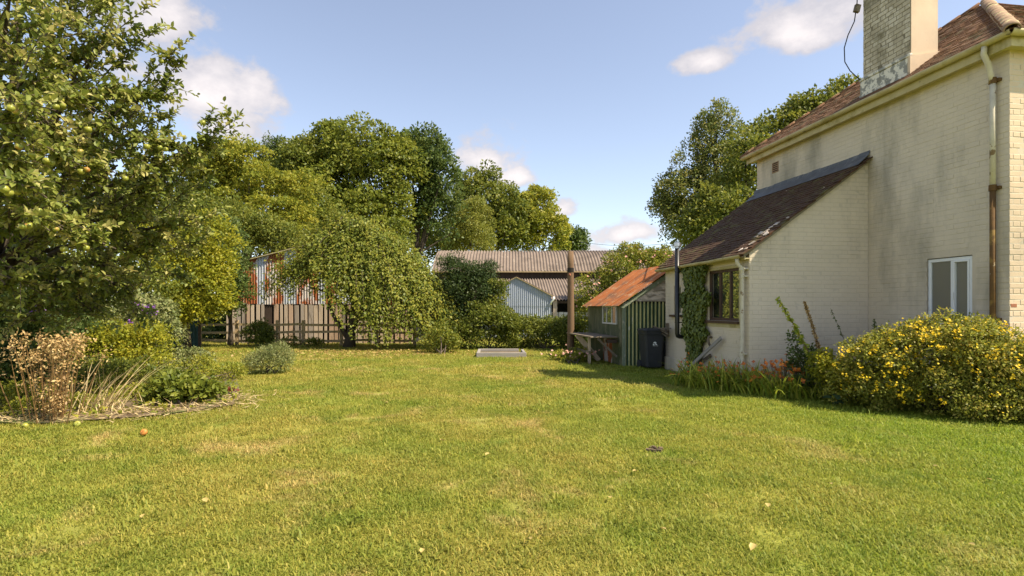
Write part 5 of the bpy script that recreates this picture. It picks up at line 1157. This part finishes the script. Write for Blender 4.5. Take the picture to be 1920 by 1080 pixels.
# long shoots making the ragged right-hand outline
for p0, p1, Y, nl in (((330, 340), (452, 215), 6.6, 26), ((300, 330), (430, 232), 6.5, 22), ((215, 215), (364, 68), 6.1, 34), ((230, 240), (350, 110), 6.2, 30), ((240, 200), (328, 160), 6.1, 20), ((150, 130), (292, 5), 5.9, 36), ((180, 160), (300, 50), 6.0, 30), ((260, 330), (372, 285), 6.5, 24), ((300, 400), (400, 330), 6.9, 26), ((320, 430), (412, 400), 7.0, 22), ((220, 280), (322, 215), 6.2, 24), ((140, 60), (225, -20), 5.7, 26), ((300, 480), (385, 455), 7.1, 20), ((280, 510), (340, 520), 7.3, 20), ((230, 560), (285, 600), 7.4, 20), ((320, 300), (405, 268), 6.6, 20)):
    a, b = AP(*p0, Y), AP(*p1, Y - .15); twig(a, b, nl, .12, .010)
    for j in range(9):
        f = .15 + .75 * random.random(); q_ = a + (b - a) * f; twig(q_, q_ + unit((b - a) + rdir(1)[0] * np.linalg.norm(b - a) * .8) * random.uniform(.12, .34), random.randint(8, 14), .1, .005)
for v in vis:
    a = AP(v[0], v[1], v[2] + APD)
    for k in range(4):
        d = rdir(1)[0]; d[2] = abs(d[2]) * .5; st = a + np.array([0, .1, .08]) + d * .05; twig(st - d * .25 + np.array([0, .12, 0]), st + d * random.uniform(.12, .3), 16, .1, .006)
LPa, LDa, LNa, LTa = map(np.concatenate, (LP, LD, LNn, LT)); n = len(LPa)
ll = .086 * (.6 + .6 * rng.random(n)); V, Fc, k = leaves(LPa - np.array(ab_), LDa, LNa, ll, ll * (.5 + .15 * rng.random(n)), True, .22)
tb_.v = [tuple(Vector(v) - ab_) for v in tb_.v]; tb_.build('trunk', M['bark'], at, True)
tw.v = [tuple(Vector(v) - ab_) for v in tw.v]; tw.build('twigs', M['twig'], at, True)
link('crown', leaf_mesh('crown', [(V, Fc, LTa, k)]), LM['apple'], at)
# fruit
t = NT('apple_skin'); cc = t.mix(t.rng(t.noise(18, 3), .4, .65), (.30, .29, .045), (.20, .235, .035)); cc = t.mix(t.rng(t.noise(6, 3, .5, (1, 1, 1), (3, 3, 3)), .58, .68), cc, (.42, .20, .05)); M['apple'] = t.done(t.bsdf(cc, .35, .4))
def apple_mesh():
    m = MB(); n, k = 14, 9
    for j in range(k):
        th_ = math.pi * j / (k - 1); r_ = .036 * math.sin(th_) ** .8 * (1 + .10 * math.cos(th_)); z = .032 * math.cos(th_) * (1 - .35 * math.exp(-(math.sin(th_) * 3) ** 2))
        for i in range(n): a = 2 * math.pi * i / n; m.v.append((r_ * math.cos(a), r_ * math.sin(a), z))
    for j in range(k - 1):
        for i in range(n): m.f.append((j * n + i, j * n + (i + 1) % n, j * n + n + (i + 1) % n, j * n + n + i))
    m.tube([(0, 0, .024), (.003, 0, .05)], .003, 4)
    o = m.build('tmp', M['apple'], None, True); me = o.data; bpy.data.objects.remove(o); return me
am = apple_mesh()
for p in [AP(v[0], v[1], v[2] + APD) for v in vis] + apples[::4]:
    o = link('apple', am, None, at); o.matrix_basis = Matrix.Translation(Vector(p) - ab_) @ Matrix.Rotation(random.random() * 6, 4, 'Z') @ Matrix.Rotation(random.gauss(0, .4), 4, 'X') @ Matrix.Scale(random.uniform(.85, 1.15), 4)

# ------------------------------------------------------------------ litter, windfalls, cables
n = 2600; q = np.stack([rng.normal(-5.2, 1.9, n), rng.normal(17.6, .8, n), .02 + .03 * rng.random(n)], 1); V, Fc, k = leaves(q, rdir(n) * np.array([1, 1, .2]), unit(rdir(n) * .5 + np.array([0, 0, 1])), .075 * (.6 + .7 * rng.random(n)), .05 * (.6 + .6 * rng.random(n)))
tag(link('leaf_litter', leaf_mesh('leaf_litter', [(V, Fc, rng.random(n), k)]), LM['litter']), 'tan fallen leaves on the ground under the weeping tree', 'leaf litter', kind='stuff')
fallm = leaf_mesh('fallen_leaf', [(*leaves(np.zeros((1, 3)), np.array([[1., 0, .05]]), np.array([[0, .2, 1.]]), np.array([.075]), np.array([.05]), True)[:2], np.array([.8]), 2)])
fallm.materials.append(LM['litter'])
falls = [(1040, 935), (1238, 1003), (825, 832), (910, 862), (963, 813), (1150, 893), (1145, 945), (1440, 962), (1560, 918), (1415, 1033), (1757, 883), (1850, 907), (388, 952), (265, 983), (990, 1022), (793, 1042), (1828, 1036), (520, 737), (660, 722), (1090, 775), (728, 760), (1195, 892), (645, 937)]
for i, (px, py) in enumerate(falls):
    o = link('fallen_leaf', fallm, None); g = G(px, py); o.location = (g.x, g.y, .042); o.rotation_euler = (random.uniform(-.3, .3), random.uniform(-.3, .3), random.random() * 6); s = random.uniform(.5, .85); o.scale = (s, s, s)
    tag(o, 'small yellowed fallen leaf lying on the open lawn', 'leaf', 'fallen leaves scattered on the lawn')
wf = [(270, 818, 'orange windfall apple on the grass near the left border'), (145, 802, 'windfall apple at the edge of the dead grass'), (47, 806, 'yellow windfall apple at the far left lawn edge')]
for px, py, lab in wf:
    wm = am.copy()
    if px == 270: wm.materials.clear(); wm.materials.append(mat('ripe_orange_apple', (.55, .24, .06), (.45, .17, .04), 20, rough=.4))
    o = link('windfall_apple', wm, None); g = G(px, py); o.location = (g.x, g.y, .045); o.rotation_euler = (1.2, .3, px); tag(o, lab, 'apple')
mo = MB(); b = G(1225, 846)
for i in range(9): mo.box((random.gauss(0, .05), random.gauss(0, .03), .018), (.05, .04, .03), Matrix.Rotation(random.random() * 3, 3, 'Z'))
mo.v = [tuple(Vector(v)) for v in mo.v]; o = mo.build('worm_cast', M['soil']); o.location = b; tag(o, 'small bare earth scrape in the right of the lawn', 'soil')
# cable and box by the chimney
c0, c1 = P(1606, -60, 9.9), P(1613, 150, 10.1)
cb = empty('chimney_cable', c1, 0, 'thin dark cable hanging loose beside the chimney', 'cable'); pts = [P(x, y, 10.0) - c1 for x, y in ((1609, -60), (1607, 5), (1602, 40), (1590, 66), (1583, 90), (1584, 116), (1594, 133), (1604, 142), (1613, 150))]
MB().tube(pts, .009, 6).build('wire', M['void'], cb, True); bxp = P(1607, 16, 10.0) - c1
MB().box(bxp, (.09, .06, .13), Matrix.Rotation(.25, 3, 'Y')).build('junction_box', M['bench'], cb)
def wire(p, q, sag, name, label):
    o = empty(name, p, 0, label, 'cable'); a = Vector((0, 0, 0)); b = q - p
    MB().tube([a.lerp(b, f) - Vector((0, 0, sag * 4 * f * (1 - f))) for f in np.linspace(0, 1, 13)], .012, 5).build('wire', M['void'], o, True)
wire(P(1085, 453, 40), P(1262, 455, 38), .25, 'overhead_wire', 'upper overhead wire crossing the sky behind the rose')
wire(P(1190, 474, 24), P(1262, 460, 14), .05, 'service_wire', 'lower service wire running to the lean-to flue')

# ------------------------------------------------------------------ grass
patch_col = bpy.data.collections.new('grass_patches')
for v_ in range(6):
    nb = 100; a = rng.random(nb) * 6.283; r_ = np.sqrt(rng.random(nb)) * .13
    b = np.stack([r_ * np.cos(a), r_ * np.sin(a), np.zeros(nb)], 1); az = rng.random(nb) * 6.283
    hgt = .012 + .017 * rng.random(nb) ** 1.3 + (rng.random(nb) < .04) * .025; ln = .25 + rng.random(nb) * .95
    dirv = np.stack([np.cos(az), np.sin(az), np.zeros(nb)], 1); sd2 = np.stack([-np.sin(az), np.cos(az), np.zeros(nb)], 1); w = .0022 + .0018 * rng.random(nb)
    m_ = b + dirv * (hgt * ln * .45)[:, None] + np.array([0, 0, 1]) * (hgt * .62)[:, None]; tpt = b + dirv * (hgt * ln * 1.25)[:, None] + np.array([0, 0, 1]) * (hgt * (1 - ln * .25))[:, None]
    V = np.stack([b - sd2 * w[:, None], b + sd2 * w[:, None], m_ + sd2 * w[:, None] * .85, m_ - sd2 * w[:, None] * .85, tpt, tpt + sd2 * .0004], 1).reshape(-1, 3)
    i = np.arange(nb)[:, None] * 6; Fc = np.concatenate([i + np.array([0, 1, 2, 3]), i + np.array([3, 2, 5, 4])], 1).reshape(-1, 4)
    me = np_mesh('grass_patch', V, Fc, np.repeat(rng.random(nb), 2)); me.materials.append(M['grass'])
    patch_col.objects.link(bpy.data.objects.new('grass_patch', me))
gp, gs = [], []
for y0_, y1_, dens, sc in ((2.2, 5.0, 130, 1.0), (5.0, 8.0, 85, 1.15), (8.0, 12.0, 48, 1.4), (12.0, 19.5, 22, 1.9), (19.5, 26, 9, 2.4)):
    wd = .98 * y1_ + 1.5; nn = int(dens * (y1_ - y0_) * 2 * wd); x = (rng.random(nn) * 2 - 1) * wd; y = y0_ + rng.random(nn) * (y1_ - y0_)
    keep = (np.abs(x) < .98 * y + 1.5) & ~in_poly(x, y, [(p_[0] - (.1 if p_[0] > -10 else 0), p_[1] + .12) for p_ in BEDP])
    # not under the house, lean-to or shed
    hu = (x - HO.x) * .989 + (y - HO.y) * .148; hv = -(x - HO.x) * .148 + (y - HO.y) * .989
    keep &= ~((hu > LU - .05) & (hv > -.05)) & ~((hu > -.05) & (hv > VN - .05)) & ~((x > 2.5) & (y > 13.5))
    x, y = x[keep], y[keep]; gp.append(np.stack([x, y, gz(x, y) + .003], 1)); gs.append(np.full(len(x), sc) * (.75 + .5 * rng.random(len(x))) * np.where(rng.random(len(x)) < .035, 1.6, 1.0))
gp = np.concatenate(gp); gs = np.concatenate(gs)
# longer growth along walls, bed edge and post
me = bpy.data.meshes.new('lawn_grass'); me.vertices.add(len(gp)); me.vertices.foreach_set('co', gp.astype(np.float32).ravel())
a = me.attributes.new('scl', 'FLOAT', 'POINT'); a.data.foreach_set('value', gs.astype(np.float32))
a = me.attributes.new('rz', 'FLOAT', 'POINT'); a.data.foreach_set('value', (rng.random(len(gp)) * 6.283).astype(np.float32)); me.update()
lg = link('lawn_grass', me, M['grass']); tag(lg, 'short mown lawn grass with worn straw-coloured patches', 'grass', kind='stuff')
ng = bpy.data.node_groups.new('scatter_grass', 'GeometryNodeTree'); ng.interface.new_socket('Geometry', in_out='INPUT', socket_type='NodeSocketGeometry'); ng.interface.new_socket('Geometry', in_out='OUTPUT', socket_type='NodeSocketGeometry')
gi, go = ng.nodes.new('NodeGroupInput'), ng.nodes.new('NodeGroupOutput'); iop = ng.nodes.new('GeometryNodeInstanceOnPoints'); ci = ng.nodes.new('GeometryNodeCollectionInfo')
ci.inputs['Collection'].default_value = patch_col; ci.inputs['Separate Children'].default_value = True; ci.inputs['Reset Children'].default_value = True
def nattr(nm):
    x = ng.nodes.new('GeometryNodeInputNamedAttribute'); x.data_type = 'FLOAT'; x.inputs['Name'].default_value = nm; return x.outputs[0]
cx = ng.nodes.new('ShaderNodeCombineXYZ'); ng.links.new(nattr('rz'), cx.inputs[2])
ng.links.new(gi.outputs[0], iop.inputs['Points']); ng.links.new(ci.outputs[0], iop.inputs['Instance']); iop.inputs['Pick Instance'].default_value = True
ng.links.new(cx.outputs[0], iop.inputs['Rotation']); ng.links.new(nattr('scl'), iop.inputs['Scale']); ng.links.new(iop.outputs[0], go.inputs[0])
lg.modifiers.new('scatter', 'NODES').node_group = ng
